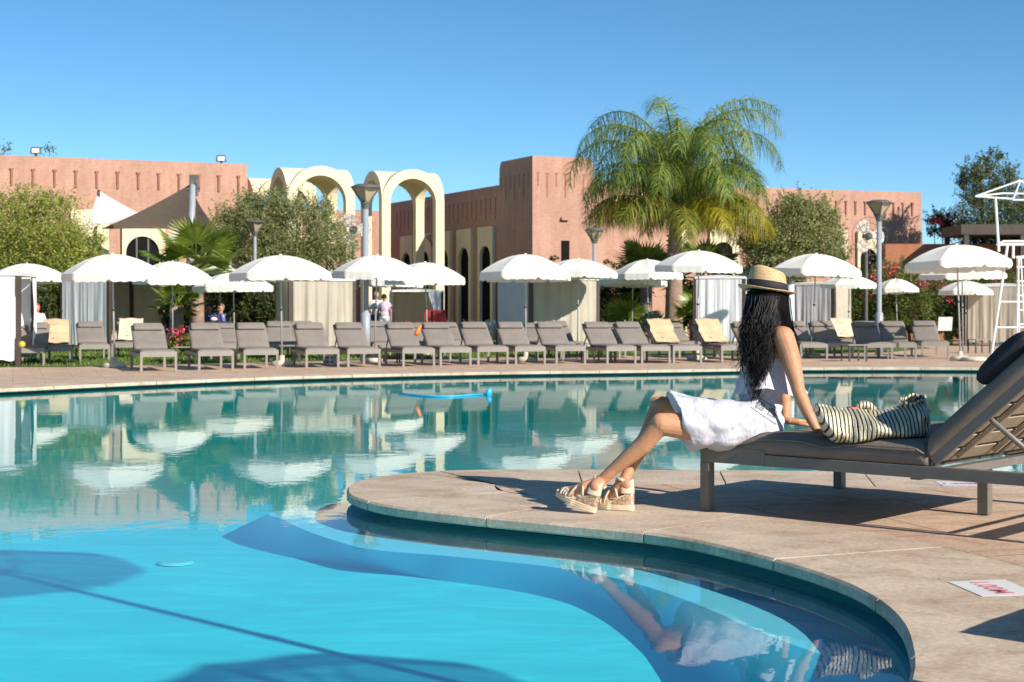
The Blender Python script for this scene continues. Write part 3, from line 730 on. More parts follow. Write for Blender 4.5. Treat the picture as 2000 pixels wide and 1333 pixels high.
lamp(498, 430, 38, 48, 'grey lamp rising in front of the olive tree at the left')
lamp(1717, 391, 50, 36.6, 'tall grey lamp at the right in front of the sunny wing', 1.15)
lamp(1161, 445, 37, 39.5, 'grey lamp left of the big feather palm, before the tower')
lamp(846, 459, 28, 60, 'small distant lamp right of the cream canopies')
lamp(1033, 480, 22, 60, 'small distant lamp above the umbrella before the tower corner')
lamp(1228, 470, 20, 55, 'small distant lamp half hidden by the fan palm')
def outdoor_fan(px, py, Y, lab, f=1.0):
    t = thing('outdoor_fan', lab, 'fan', (*XY(px, Y), 0), math.radians(12), 'white-bladed outdoor fans on posts'); H = CAMH-(py-HZ)*Y/FP
    MB().tube([(0, .1, 0), (0, .1, H+.1)], .06, 10).build('post', 'lamp_dark', t)
    MB().tube([(0, .15, H), (0, -.12, H)], .13*f, 12).build('motor', 'black', t)
    for k in range(3):
        a = PI/2+2*PI*k/3+.5; R = .58*f; m = MB(); pts = []
        for q in range(13):
            b = 2*PI*q/12; x = .34*f+math.cos(b)*.26*f; y = math.sin(b)*.24*f*(1+.3*math.cos(b)); pts.append((x, y))
        R3 = Matrix.Rotation(-a, 3, 'Y')
        ring0 = [R3 @ Vector((x, .02+.12*y, y))+Vector((0, -.1, H)) for x, y in pts[:-1]]; ring1 = [p+Vector((0, .015, 0)) for p in ring0]
        m.rings([ring0, ring1]).build('blade', 'pale_blade', t)
    m = MB()
    for rr in (.66, .45, .25): m.tube([(rr*f*math.cos(2*PI*k/24), -.2+.05*(rr-.2), H+rr*f*math.sin(2*PI*k/24)) for k in range(24)], .008, 4, closed=True)
    for k in range(12): a = 2*PI*k/12; m.bar((0, -.2, H), (.66*f*math.cos(a), -.17, H+.66*f*math.sin(a)), .01)
    m.build('guard', 'lamp_dark', t)
M['pale_blade'] = simple('pale_blade', (.60, .52, .44), .5, .05)
outdoor_fan(690, 449, 52, 'white three-bladed fan on a post beside the tall lamp near the cream canopies')
outdoor_fan(1694, 462, 48, 'pale fan on a post left of the tall lamp at the right', .9)
# ---------------------------------------------------------------- plants
M['olive_leaf'] = leafmat('olive_leaf', [(.15, (.10, .125, .04)), (.5, (.24, .27, .09)), (.8, (.40, .41, .17)), (.95, (.48, .47, .25))], .35, .5, .8)
M['willow_leaf'] = leafmat('willow_leaf', [(.15, (.13, .19, .035)), (.45, (.29, .35, .07)), (.75, (.48, .46, .10)), (.95, (.56, .50, .14))], .4, .5, .8)
M['dark_leaf'] = leafmat('dark_leaf', [(.15, (.02, .035, .012)), (.5, (.055, .075, .02)), (.8, (.12, .13, .035))], .3, .5, .7)
M['oleander_leaf'] = leafmat('oleander_leaf', [(.15, (.045, .07, .015)), (.5, (.12, .16, .03)), (.8, (.26, .27, .06))], .35, .5, .7)
M['blue_leaf'] = leafmat('blue_leaf', [(.15, (.035, .07, .05)), (.5, (.09, .13, .05)), (.8, (.20, .20, .06))], .3, .5, .7)
M['flower'] = simple('flower', (.70, .07, .11), .6, .3, 8, 0)
M['agave_leaf'] = simple('agave_leaf', (.17, .24, .16), .6, .2, 5, 0)
def blobpts(blobs, N, shell=.55, clump=1.0):
    vol = np.array([b[3]*b[4]*b[5] for b in blobs]); pr = vol**.75; pr /= pr.sum(); out = []
    for b, p in zip(blobs, pr):
        n = int(N*p); nc = max(6, int(n/55)); d = rng.normal(size=(nc, 3)); d /= np.linalg.norm(d, axis=1)[:, None]
        rad = (shell+(1.06-shell)*rng.random(nc)**.8)[:, None]; c = d*rad*np.array(b[3:6])+np.array(b[:3])
        k = rng.integers(0, nc, n); sz = min(b[3:6])*.23*clump
        out.append(c[k]+rng.normal(size=(n, 3))*sz*(.5+.7*rng.random(nc))[k][:, None])
    return np.concatenate(out)
def tree(name, lab, cat, base, blobs, N, leaf, mat, lw=.3, trunk=.16, up=.0, droop=0, shell=.5, group=None, clump=1.0, bark='bark', limbs=7, spikes=0):
    """blobs relative to the base"""
    t = thing(name, lab, cat, (*base, 0), group=group)
    P = blobpts(blobs, N, shell, clump); P = P[P[:, 2] > .06]
    if spikes:
        b = blobs[0]; ex = []
        for _ in range(spikes):
            bb = blobs[rng.integers(0, len(blobs))]; d = Vector(rng.normal(size=3)); d.z = abs(d.z)+.4; d.normalize(); s = Vector(bb[:3])+Vector((d.x*bb[3], d.y*bb[4], d.z*bb[5]))*.9
            L = random.uniform(.25, .6); dd = (d+Vector((0, 0, .5-droop))).normalized()
            for q in range(26): f = q/26; ex.append(s+dd*L*f+Vector(rng.normal(size=3))*.05*(1.2-f))
        P = np.concatenate([P, np.array(ex)])
    leaves('crown', mat, P, leaf, leaf*lw, t, up=up, droop=droop)
    m = MB(); tops = sorted(blobs, key=lambda b: -b[3])[:limbs]; zf = min(b[2]-b[5]*.4 for b in blobs); zf = max(.3, zf*.7)
    m.tube([(0, 0, -.05), (.03, 0, zf*.5), (0, .02, zf)], [trunk*1.25, trunk, trunk*.85], 9)
    for b in tops:
        e = Vector(b[:3]); s = Vector((0, 0, zf*.9)); mid = s.lerp(e, .5)+Vector((random.uniform(-.1, .1), random.uniform(-.1, .1), -.08))
        m.tube([s, mid, e, e+Vector((0, 0, b[5]*.5))], [trunk*.55, trunk*.38, trunk*.2, trunk*.08], 6)
        for _ in range(4):
            d = Vector(rng.normal(size=3)).normalized(); m.tube([mid.lerp(e, random.random()), e+Vector((d.x*b[3], d.y*b[4], d.z*b[5]))*.75], [trunk*.16, trunk*.05], 5)
    m.build('trunk', bark, t, smooth=True); return t
def pb(px, py, rx, rz, Y, base, ry=None, dy=0):         # blob from picture measures at depth Y
    s = Y/FP; c = W(px, py, Y+dy); return (c.x-base[0], c.y-base[1], c.z, rx*s, (ry or rx)*s*.9, rz*s)
def ptree(name, lab, cat, px, Y, bl, N, leaf, mat, **k):
    base = XY(px, Y); return tree(name, lab, cat, base, [pb(b[0], b[1], b[2], b[3], Y, base, dy=(b[4] if len(b) > 4 else 0)) for b in bl], N, leaf, mat, **k)
ptree('willow_tree', 'big bushy yellow-green tree at the left edge before the left building', 'tree', 60, 44,
      [(20,450,75,70),(95,440,70,60),(150,480,52,48),(60,500,95,70),(130,530,62,40),(0,520,80,60),(175,505,28,30),(-60,470,80,90),(40,410,45,34),(110,405,32,24)], 46000, .10, 'willow_leaf', droop=.35, spikes=70, trunk=.2)
ptree('olive_tree', 'silvery green olive tree under the left cream canopy', 'tree', 560, 49.5,
      [(500,440,62,55),(580,455,75,60),(640,480,52,45),(540,500,95,45),(460,420,38,32),(615,420,40,32),(545,405,45,28),(665,515,28,26),(440,470,40,50),(505,395,22,16)], 44000, .10, 'olive_leaf', up=.5, spikes=110, trunk=.2)
ptree('olive_tree', 'rounded silvery olive tree in front of the sunny wing, right of the palm', 'tree', 1550, 46,
      [(1550,450,62,58),(1500,480,48,45),(1600,470,48,55),(1560,410,42,28),(1605,430,32,35),(1530,515,70,32),(1470,475,24,26),(1635,505,22,24)], 36000, .10, 'olive_leaf', up=.5, spikes=110, trunk=.18)
ptree('conifer_tree', 'tall dark drooping tree behind the white lifeguard chair', 'tree', 1925, 58,
      [(1915,355,42,42),(1960,360,35,45),(1890,345,25,28),(1920,420,52,45),(1975,430,50,60),(1905,470,40,45),(1950,510,60,50),(2010,470,50,80),(1935,315,20,18),(2000,540,60,50)], 40000, .13, 'blue_leaf', droop=.7, spikes=90, trunk=.22, lw=.25)
ptree('bougainvillea', 'loose bougainvillea with red flowers growing over the dark pergola', 'shrub', 1838, 59,
      [(1825,440,20,18),(1845,430,18,16),(1862,442,18,16),(1850,455,26,12)], 3800, .11, 'dark_leaf', spikes=20, trunk=.05)
bg_ = bpy.context.scene.objects['bougainvillea']
for q_ in range(6):
    fp = blobpts([pb(1822+q_*9, 436-8*(q_ % 2), 6, 5, 58.7, (bg_.location.x, bg_.location.y))], 36, .6); leaves('blossom', 'flower', fp, .11, .08, bg_)
hed = [(1655, 570, 40, 48, 51), (1720, 565, 45, 52, 52), (1775, 575, 40, 48, 50), (1830, 580, 42, 55, 52), (1890, 588, 40, 45, 52.5), (1945, 570, 40, 60, 51), (1740, 540, 30, 30, 53), (1990, 590, 35, 45, 53)]
hl = ['oleander bush behind the beige curtain of the right cabana', 'oleander bush with red blossoms right behind the tall right lamp', 'dark oleander bush behind the small umbrella at the right', 'oleander bush below the dark pergola roof', 'oleander bush behind the far small umbrella on the right', 'oleander bush with pink flowers by the lifeguard chair leg', 'tall oleander with a cluster of red blossoms against the orange garden wall', 'oleander bush at the right edge behind the lifeguard chair']
for (x, y, rx, rz, Y), lab in zip(hed, hl):
    t = ptree('oleander', lab, 'shrub', x, Y, [(x, y, rx, rz*.8), (x-rx*.5, y+14, rx*.6, rz*.6), (x+rx*.5, y+14, rx*.6, rz*.6), (x, y+32, rx, rz*.5), (x-rx*.4, y+58, rx*.7, rz*.35), (x+rx*.4, y+58, rx*.7, rz*.35)], 11000, .13, 'oleander_leaf', up=.4, spikes=26, trunk=.05, lw=.22, group='oleander bushes behind the right loungers')
    nf = 190 if 'blossom' in lab or 'pink' in lab else 40
    base = XY(x, Y); fpts = []
    for _ in range(max(2, nf//22)):
        c = W(x+random.uniform(-rx, rx)*.8, y-random.uniform(-.3, 1)*rz*.7, Y-.5); fpts += [np.array([c.x-base[0], c.y-base[1]-.2, c.z])+rng.normal(size=3)*.10 for _ in range(22)]
    for q in range(0, len(fpts), 22): leaves('blossom', 'flower', np.array(fpts[q:q+22]), .085, .07, t)
bushes = [(1175,600,45,42,47,'dark shrub beside the cabana before the tower, left of the agave'),(1235,560,30,30,49,'dark shrub under the fan palm, left of the palm trunk'),(1350,600,36,45,48,'dark shrub just right of the palm trunk'),
          (1210,620,60,30,50,'low dark shrub behind the middle loungers'),(350,600,34,50,44,'dark shrub right of the white curtained cabana'),(395,560,55,30,50,'dark bush below the left fan palm'),(478,590,34,48,46,'dark bush behind the slim umbrella poles at the left'),
          (520,600,26,40,44,'dark bush left of the beige curtained cabana'),(75,610,45,45,43,'dark bush in the gap left of the curtained cabana'),(60,560,60,40,45,'bush under the yellow-green tree at the left'),(1520,560,60,36,50,'bush below the right olive tree'),(1450,570,40,40,50,'dark bush behind the straw hat of the woman'),(620,560,75,32,50,'bush under the olive tree behind the beige cabana'),(220,590,70,40,50,'dark bush behind the white curtained cabana'),(400,605,62,45,51,'dark hedge behind the seated people at the left')]
for x, y, rx, rz, Y, lab in bushes:
    ptree('shrub', lab, 'shrub', x, Y, [(x, y, rx, rz), (x-rx*.5, y+12, rx*.55, rz*.7), (x+rx*.5, y+10, rx*.55, rz*.7)], 6500, .12, 'dark_leaf', up=.3, spikes=20, trunk=.05, lw=.35, group='dark garden shrubs')
for x, y, r, Y, lab in ((1081, 505, 9, 54, 'small round topiary tuft before the tower, leftmost of three'), (1186, 513, 11, 54, 'small flat topiary tuft before the tower, middle of three'), (1204, 520, 11, 53.5, 'small flat topiary tuft near the fan palm, rightmost of three'),):
    base = XY(x, Y); t = tree('topiary', lab, 'topiary', base, [pb(x, y, r, r*.55, Y, base)], 900, .05, 'dark_leaf', trunk=.035, group='clipped topiary tufts', limbs=1, shell=.3)
# grass-like border of white spikes before the arcade
def border_plant(px, Y, lab, h=.5):
    t = thing('border_plant', lab, 'plant', (*XY(px, Y), 0), group='white-leaved plants before the arcade'); m = MB()
    for k in range(16):
        a = random.uniform(0, 2*PI); L = h*random.uniform(.6, 1); d = Vector((math.cos(a)*.35, math.sin(a)*.35, 1)).normalized()
        m.tube([(0, 0, .3), Vector((0, 0, .3))+d*L*.6, Vector((0, 0, .3))+d*L+Vector((math.cos(a)*.05, 0, 0))], [.02, .035, .002], 4)
    m.build('leaf', 'white_plastic', t); MB().tube([(0, 0, 0), (0, 0, .5)], .04, 6).build('stem', 'bark', t)
for k, x in enumerate((916, 930, 944, 958, 972, 884, 862)): border_plant(x, 52, 'small plant with upright whitish leaves before the shaded arcade', .55)
# ---- feather palm
M['palm_leaf'] = leafmat('palm_leaf', [(.15, (.05, .10, .02)), (.5, (.15, .23, .035)), (.8, (.32, .37, .05)), (.95, (.44, .43, .08))], .35, .6, .5)
M['palm_leaf_mid'] = leafmat('palm_leaf_mid', [(.15, (.08, .12, .02)), (.5, (.22, .25, .03)), (.8, (.42, .38, .05)), (.95, (.5, .4, .08))], .35, .6, .5)
M['palm_leaf_yellow'] = leafmat('palm_leaf_yellow', [(.15, (.16, .19, .02)), (.5, (.40, .35, .03)), (.8, (.62, .46, .04)), (.95, (.66, .44, .08))], .4, .4, .5)
PY = 45.0; s = PY/FP; base = Vector((*XY(1316, PY), 0)); pt = thing('feather_palm', 'big feather palm with green and yellow drooping fronds above the umbrellas', 'palm tree', base)
Zc = CAMH-(448-HZ)*s
m = MB(); m.tube([(0, 0, -.05), (0, 0, .6), (.01, 0, 1.5), (.02, 0, Zc-.8), (.05, 0, Zc), (.08, 0, Zc+.6)], [.32, .27, .25, .22, .19, .12], 14)
for k in range(22): z = .3+k*.14; m.lathe([(.245-.02*k/10, z), (.27-.02*k/10, z+.03), (.24-.02*k/10, z+.05)], n=12)
m.build('trunk', 'palm_bark', pt, smooth=True)
def frond(mb, P0_, az, el, L, droop, nl=64, ll=.75, lw=.03, hang=.8):
    pts = []; p = Vector(P0_); n = 16; e = el
    for k in range(n+1):
        pts.append(p.copy()); d = Vector((math.cos(az)*math.cos(e), math.sin(az)*math.cos(e), math.sin(e))); p = p+d*L/n; e -= droop*(.3+1.6*k/n)/n
    mb.tube(pts, [.045*(1-k/n)+.006 for k in range(n+1)], 5)
    side = Vector((-math.sin(az), math.cos(az), 0))
    for k in range(nl):
        f = .12+.88*k/nl; q = f*n; i = min(n-1, int(q)); c = pts[i].lerp(pts[i+1], q-i); ax = (pts[i+1]-pts[i]).normalized()
        up = side.cross(ax).normalized(); l = ll*(.45+1.1*math.sin(PI*min(1, f*.88+.08)))*random.uniform(.75, 1.1)*.8
        for sg in (-1, 1):
            d = (side*sg*random.uniform(.5, 1.1)+ax*random.uniform(.2, .6)+up*random.uniform(-.7, .8)).normalized(); a = c; w = lw; i0 = len(mb.v); wd = d.cross(up).normalized() if abs(d.dot(up)) < .95 else ax
            for q2 in range(4):
                ww = w*(1, 1, .7, .08)[q2]; mb.v.append(a+wd*ww/2); mb.v.append(a-wd*ww/2)
                d = (d+Vector((0, 0, -hang*(.35+.4*q2)*random.uniform(.7, 1.3)))).normalized(); a = a+d*l/3
            for q2 in range(3): mb.f.append([i0+2*q2, i0+2*q2+1, i0+2*q2+3, i0+2*q2+2])
fr = random.Random(3)
spec = [(.3, 1.5, 5.0, 2.2, 0), (2.4, 1.48, 4.8, 2.3, 0), (4.4, 1.5, 4.7, 2.4, 0)]
for k in range(14): spec.append((k*2*PI/14+fr.uniform(-.15, .15), fr.uniform(1.25, 1.54), fr.uniform(4.3, 4.9), fr.uniform(2.6, 3.4), 0))
for k in range(13): spec.append((k*2*PI/13+.2+fr.uniform(-.15, .15), fr.uniform(.9, 1.2), fr.uniform(3.4, 4.0), fr.uniform(2.3, 2.9), 0))
for k in range(11): spec.append((k*2*PI/11+.05+fr.uniform(-.2, .2), fr.uniform(.42, .68), fr.uniform(2.8, 3.3), fr.uniform(1.6, 2.1), 2 if k % 3 else 1))
for k, (az, el, L, dr, yel) in enumerate(spec):
    m = MB(); frond(m, (.06, 0, Zc+.15+.25*el), az, el, L*(1.13 if el > 1.2 else 1.02), dr, 130, .92, .019, 1.1)
    m.build('frond', ('palm_leaf', 'palm_leaf_yellow', 'palm_leaf_mid')[yel], pt, fix=False)
for az, el, L, dr in ((.15, .7, 3.1, 1.8), (-.35, .6, 3.0, 1.8), (-.6, .4, 2.7, 1.5), (-.1, .3, 2.7, 1.4), (.4, .5, 2.9, 1.6), (3.3, .5, 3.1, 1.6)):
    m = MB(); frond(m, (.06, 0, Zc+.3), az, el, L, dr, 110, .85, .02, 1.0); m.build('frond', 'palm_leaf_yellow', pt, fix=False)
# ---- fan palms
M['fan_leaf'] = leafmat('fan_leaf', [(.15, (.07, .12, .02)), (.5, (.17, .24, .035)), (.85, (.36, .40, .06))], .4, .35, .6)
def fan_palm(px, Y, hz, nf, R, lab, trunk=.18, lean=0):
    t = thing('fan_palm', lab, 'palm tree', (*XY(px, Y), 0), group='fan palms'); rr = random.Random(int(px))
    MB().tube([(0, 0, -.05), (0, 0, hz)], [trunk*1.2, trunk], 10).build('trunk', 'palm_bark', t, smooth=True)
    for k in range(nf):
        az = 2.4*k+rr.uniform(-.2, .2); el = 1.35-1.6*k/nf; m = MB(); d = Vector((math.cos(az)*math.cos(el), math.sin(az)*math.cos(el), math.sin(el)))
        L = R*.85*rr.uniform(.85, 1.1); o = Vector((0, 0, hz)); e = o+d*L+Vector((0, 0, -.1)); m.tube([o, o+d*L*.5, e], [.03, .022, .016], 5)
        side = Vector((-math.sin(az), math.cos(az), 0)); nrm = side.cross(d)
        for q in range(27):
            a = (q-13)/13*1.9; bl = R*.8*(1-.18*abs(a)/1.9)*rr.uniform(.9, 1.05); bd = (d*math.cos(a)+side*math.sin(a)+nrm*.12).normalized(); wd = bd.cross(nrm).normalized(); p1 = e+bd*bl*.55; p2 = p1+(bd+Vector((0, 0, -.25))).normalized()*bl*.45
            i0 = len(m.v); w0 = R*.045; m.v += [e, p1+wd*w0+nrm*.01, p1-wd*w0-nrm*.01, p2]; m.f += [[i0, i0+1, i0+2], [i0+1, i0+3, i0+2]]
        m.build('fan_leaf', 'fan_leaf', t, fix=False)
fan_palm(385, 43, 2.15, 17, 1.15, 'bright green fan palm behind the umbrellas at the left')
fan_palm(1262, 47, 1.9, 15, 1.05, 'fan palm just left of the big feather palm trunk')
fan_palm(1372, 48, 2.0, 14, 1.05, 'fan palm just right of the big feather palm trunk')
fan_palm(1225, 44, .5, 12, .8, 'low fan palm among shrubs left of the palm trunk')
fan_palm(1360, 43, .8, 12, .7, 'low fan palm right at the foot of the feather palm')
fan_palm(345, 41, 1.2, 12, .6, 'small yellow-green fan palm right of the white curtained cabana')
ag = thing('agave', 'blue-green agave rosette left of the feather palm foot', 'agave', (*XY(1278, 43), 0)); m = MB()
for k in range(60):
    a = 2.4*k; el = 1.4-1.35*k/60; d = Vector((math.cos(a)*math.cos(el), math.sin(a)*math.cos(el), math.sin(el))); m.tube([Vector((0, 0, .5)), Vector((0, 0, .5))+d*.35, Vector((0, 0, .47))+d*.62], [.03, .035, .003], 4)
m.build('leaf', 'agave_leaf', ag); MB().tube([(0, 0, 0), (0, 0, .55)], .09, 8).build('stem', 'bark', ag)
# red-flowered ground plant near lounger
for x, Y, lab in ((352, 35, 'small plant with red flowers between the first loungers'), (820, 47, 'low red-flowered plant behind the middle loungers'), (790, 48, 'low red-flowered plant beside the standing couple')):
    t = tree('flowering_plant', lab, 'plant', XY(x, Y), [(0, 0, .3, .28, .25, .26)], 700, .12, 'fan_leaf', trunk=.02, limbs=1); leaves('blossom', 'flower', rng.normal(size=(70, 3))*np.array([.17, .12, .1])+np.array([0, -.1, .52]), .07, .06, t)
# ---------------------------------------------------------------- loungers
def cushion_box(mb, L, Wd, H, c0, ang=0, y0=0, ns=10, nw=8):
    """soft pad: length L along local y from y0, centre height start c0, tilted by ang"""
    rings = []
    for k in range(ns+1):
        f = k/ns; e = min(f, 1-f)*L; sh = math.sqrt(max(0, 1-(1-min(1, e/(H*.5)))**2)); hh = H/2*(.35+.65*sh); y = f*L; ring = []
        for j in range(16):
            a = 2*PI*j/16; cx = abs(math.cos(a))**.35*math.copysign(1, math.cos(a)); cz = abs(math.sin(a))**.6*math.copysign(1, math.sin(a))
            x = cx*Wd/2*(1-.02*(1-sh)); z = cz*hh; zz = H/2+z
            ring.append(Vector((x, y0+y*math.cos(ang)-zz*math.sin(ang), c0+y*math.sin(ang)+zz*math.cos(ang))))
        rings.append(ring)
    mb.rings(rings)
BA = math.radians(33.5)
def make_lounger(root, wd=.62, L=1.85, hx=1.12, frame='far_frame', cush='far_cushion', pil='far_cushion', towel=None):
    h = .305; m = MB()
    for s in (-1, 1): m.box((s*(wd/2-.02), L/2+.02, h-.028), (.04, L-.04, .055))
    m.box((0, .02, h-.01), (wd, .04, .09)); m.box((0, L-.02, h-.028), (wd, .04, .055)); m.box((0, hx, h-.03), (wd-.08, .04, .04))
    m.build('frame', frame, root)
    for x, y in ((-1, .02), (1, .02), (-1, L-.3), (1, L-.3)): MB().box((x*(wd/2-.02), y, (h-.055)/2), (.042, .042, h-.055)).build('leg', frame, root)
    m = MB(); cushion_box(m, hx-.02, wd-.03, .068, h+.002, 0, .01); m.build('seat_cushion', cush, root, smooth=True)
    b = MB()
    for s in (-1, 1): b.bar((s*(wd/2-.05), hx, h), (s*(wd/2-.05), hx+.72*math.cos(BA), h+.72*math.sin(BA)), .03)
    for k in range(7): f = .06+.105*k; b.box((0, hx+f*math.cos(BA), h+f*math.sin(BA)), (wd-.1, .07, .012), mat=Matrix.Rotation(BA, 3, 'X'))
    b.bar((-wd/2+.06, hx+.35, h+.25), (-wd/2+.06, hx+.62, h-.02), .02).bar((wd/2-.06, hx+.35, h+.25), (wd/2-.06, hx+.62, h-.02), .02)
    b.build('backrest', frame, root)
    m = MB(); cushion_box(m, .74, wd-.03, .085, h+.022, BA, hx+.01); m.build('back_cushion', cush, root, smooth=True)
    m = MB(); cushion_box(m, .20, wd-.10, .07, h+.022+.52*math.sin(BA)+.07*math.cos(BA), BA, hx+.52*math.cos(BA)-.075*math.sin(BA), 6); m.build('pillow', pil, root, smooth=True)
    if towel:
        prof = []
        for k in range(15):
            f = k/14; l = .02+.80*f; bump = .006*math.sin(k*1.7)+(.075 if .47 < l < .80 else 0)
            prof.append((hx+l*math.cos(BA)-(.09+bump)*math.sin(BA), h+.022+l*math.sin(BA)+(.09+bump)*math.cos(BA)))
        prof = [(hx-.35, h+.10), (hx-.1, h+.10), (hx, h+.105)]+prof
        m = MB().grid(lambda a, b: ((b-.5)*(wd-.10), prof[min(len(prof)-1, round(a*(len(prof)-1)))][0], prof[min(len(prof)-1, round(a*(len(prof)-1)))][1]+.01*math.sin(9*b+4*a)), len(prof)-1, 10)
        return m
lp = {}
def lounger(key, lab, px, py, rz, group, Y=None):
    x, y, _ = G(px, py) if Y is None else (*XY(px, Y), 0)
    if key not in lp:
        t = thing('sun_lounger', lab, 'sun lounger', (x, y, 0), math.radians(rz), group); globals()['BA'] = math.radians(29 if key == 'b' else 33.5)
        make_lounger(t, cush='far_cushion_shade' if key == 'dark' else 'far_cushion'); lp[key] = t
    else:
        t = copy_tree(lp[key]); t.location = (x, y, 0); t.rotation_euler = (0, 0, math.radians(rz)); t['label'] = lab; t['group'] = group
    t.rotation_euler.z += math.radians(random.uniform(-1.5, 1.5)); return t
M['far_cushion_shade'] = M['far_cushion']
FG = 'loungers in the front row across the pool'
o1 = 'first|second|third|fourth|fifth|sixth|seventh|eighth|ninth|tenth|eleventh|twelfth|thirteenth'.split('|')
fl_ = [(310,726,19),(422,724,18),(510,721,17),(630,719,17),(711,718,16),(818,717,16),(890,715,16),(963,713,15),(1036,712,15),(1115,711,15),(1214,711,15),(1281,710.5,15),(1343,710,15)]
xtra = {0: 'beside an umbrella base', 3: 'white crate beneath', 4: 'before the lamp', 5: 'orange float beside it'}
front = []
for k, (x, y, r) in enumerate(fl_):
    front.append(lounger('a', f'grey padded lounger, {o1[k]} from left of the thirteen facing the pool{", "+xtra[k] if k in xtra else ""}', x, y, r, FG))
lw_ = lounger('a', 'grey lounger under a tan towel just left of the woman and her hat', 1437, 709, 14, FG)
lounger('a', 'grey lounger mostly hidden behind the woman torso', 1503, 706, 10, FG)
lounger('a', 'grey lounger just right of the woman shoulder', 1590, 702, 6, FG)
lounger('a', 'grey lounger with a small table beside it, second right of the woman', 1640, 701, 3, FG)
lounger('a', 'grey lounger in front of the tall right lamp, left of three in a row', 1716, 702, -1, FG)
lounger('a', 'grey lounger right of the tall right lamp, middle of three in a row', 1762, 702, -5, FG)
lounger('a', 'grey lounger left of the big right umbrella pole, right of three in a row', 1827, 698, -6, FG)
LG = 'loungers at the left on the lawn edge'
lounger('a', 'grey lounger at the left frame edge under the white curtain', 8, 712, 16, LG)
lounger('a', 'grey lounger with a yellow ball on it, behind the left curtain post', 54, 716, 14, LG)
lt = lounger('a', 'grey lounger with a tan towel, left of the white curtained cabana', 110, 712, 16, LG)
lounger('a', 'shaded grey lounger before the white curtain of the left cabana', 185, 706, 18, LG)
lt2 = lounger('a', 'lounger with a pale towel behind the first pole base at the left', 246, 702, 10, LG)
SG = 'loungers in the second row behind the front row'
for x, y, r, lab in ((552,703,12,'second-row grey lounger in front of the dark bush, left of the beige cabana'),(597,702,12,'second-row grey lounger before the beige cabana left curtain'),(756,702,12,'second-row grey lounger right behind the tall left lamp'),(838,701,12,'second-row grey lounger behind the one with the orange thing'),(893,696,12,'second-row grey lounger standing highest before the lawn'),
    (1075,701,12,'second-row grey lounger behind the umbrella pole before the tower'),(1122,701,12,'second-row grey lounger before the right half of the middle cabana'),(1352,700,12,'second-row grey lounger between the two tan towels'),(1420,700,10,'second-row grey lounger left behind the woman hair'),(1235,700,12,'second-row grey lounger before the agave plant'),(1668,692,0,'second-row pale lounger behind the small table right of the woman'),(440,704,14,'second-row grey lounger behind the plant with red flowers')):
    q_ = lounger('b' if x % 3 else 'a', lab, x, y, r, SG)
    if x == 1668: lt3 = q_
RG = 'distant loungers at the right by the oleanders'
for x, lab in ((1866, 'distant grey lounger with a white notice leaning on it'), (1908, 'distant grey lounger beside the pole of the big right umbrella'), (1944, 'distant grey lounger behind the lifeguard chair leg'), (1990, 'distant grey lounger at the right frame edge'), (1776, 'distant grey lounger seen above the three in a row')):
    lounger('b', lab, x, 662, -20 if x != 1776 else 5, RG)
bl_ = [o for o in sc.objects if o.name.startswith('sun_lounger') and o.get('group') in (SG, RG) and any(c.data == [q for q in lp['b'].children if q.name.startswith('pillow')][0].data for c in o.children)]
# towels lie on loungers: things of their own
def towel(L, mat, lab):
    globals()['BA'] = math.radians(29 if L in bl_ else 33.5)
    t = MB(); d = thing('tmp_root', None, None); m = make_lounger(d, towel=True)
    for c in list(d.children): bpy.data.objects.remove(c)
    bpy.data.objects.remove(d)
    o = m.build('towel', mat, None, smooth=True, fix=False); o.location = L.location; o.rotation_euler = L.rotation_euler; tag(o, lab, 'towel', 'towels on loungers')
def near_l(px): return min([o for o in sc.objects if o.name.startswith('sun_lounger')], key=lambda o: abs(1000+o.location.x/o.location.y*FP-px)+(100 if o.location.y > 31.5 else 0))
towel(front[12], 'tan_towel', 'tan towel spread over the lounger backrest left of the thin umbrella pole')
towel(lw_, 'tan_towel', 'tan towel with white trim over the backrest nearest the woman')
towel(lt, 'tan_towel', 'tan towel over the lounger left of the white curtained cabana')
towel(lt2, 'pale_towel', 'pale peach towel over the lounger in the cabana opening')
towel(lt3, 'pale_towel', 'pale peach towel hanging over the lounger behind the small table')
# little things around the loungers
def side_table(px, py, lab, s=1):
    t = thing('side_table', lab, 'table', G(px, py), math.radians(12), 'small side tables'); h = .34*s
    MB().box((0, 0, h), (.44, .44, .02)).build('table_top', 'far_frame', t)
    for a in (-1, 1):
        for b in (-1, 1): MB().box((a*.19, b*.19, h/2-.005), (.03, .03, h-.01)).build('leg', 'dark_frame', t)
for x, y, lab in ((362, 712, 'small table between the first and second loungers'), (566, 708, 'small table with papers left of the crate lounger'), (760, 708, 'small table right of the tall left lamp'), (1148, 703, 'small table right of the middle cabana curtain'), (1668, 706, 'small table between loungers right of the woman'), (1912, 690, 'small dark table beside the big right umbrella pole')):
    side_table(x, y, lab)
c = thing('crate', 'white crate with round holes under the fourth front lounger', 'crate', G(645, 713))
m = MB().box((0, 0, .095), (.17, .12, .19)).box((.12, 0, .1), (.02, .12, .2)); m.build('body', 'white_plastic', c)
for z in (.06, .14):
    for x in (-.04, .045): MB().tube([(x, -.066, z), (x, -.058, z)], .022, 12).build('hole', 'black', c)
yb = MB().ell((0, 0, 0), (.06, .06, .06)); o = yb.build('ball', simple('yellow_vinyl', (.55, .47, .04), .3, .05), None, smooth=True); o.location = G(43, 690, .41) + Vector((0, -.2, 0)); o.location = W(43, 673, 27.6); tag(o, 'small yellow ball on the lounger behind the left curtain post', 'ball')
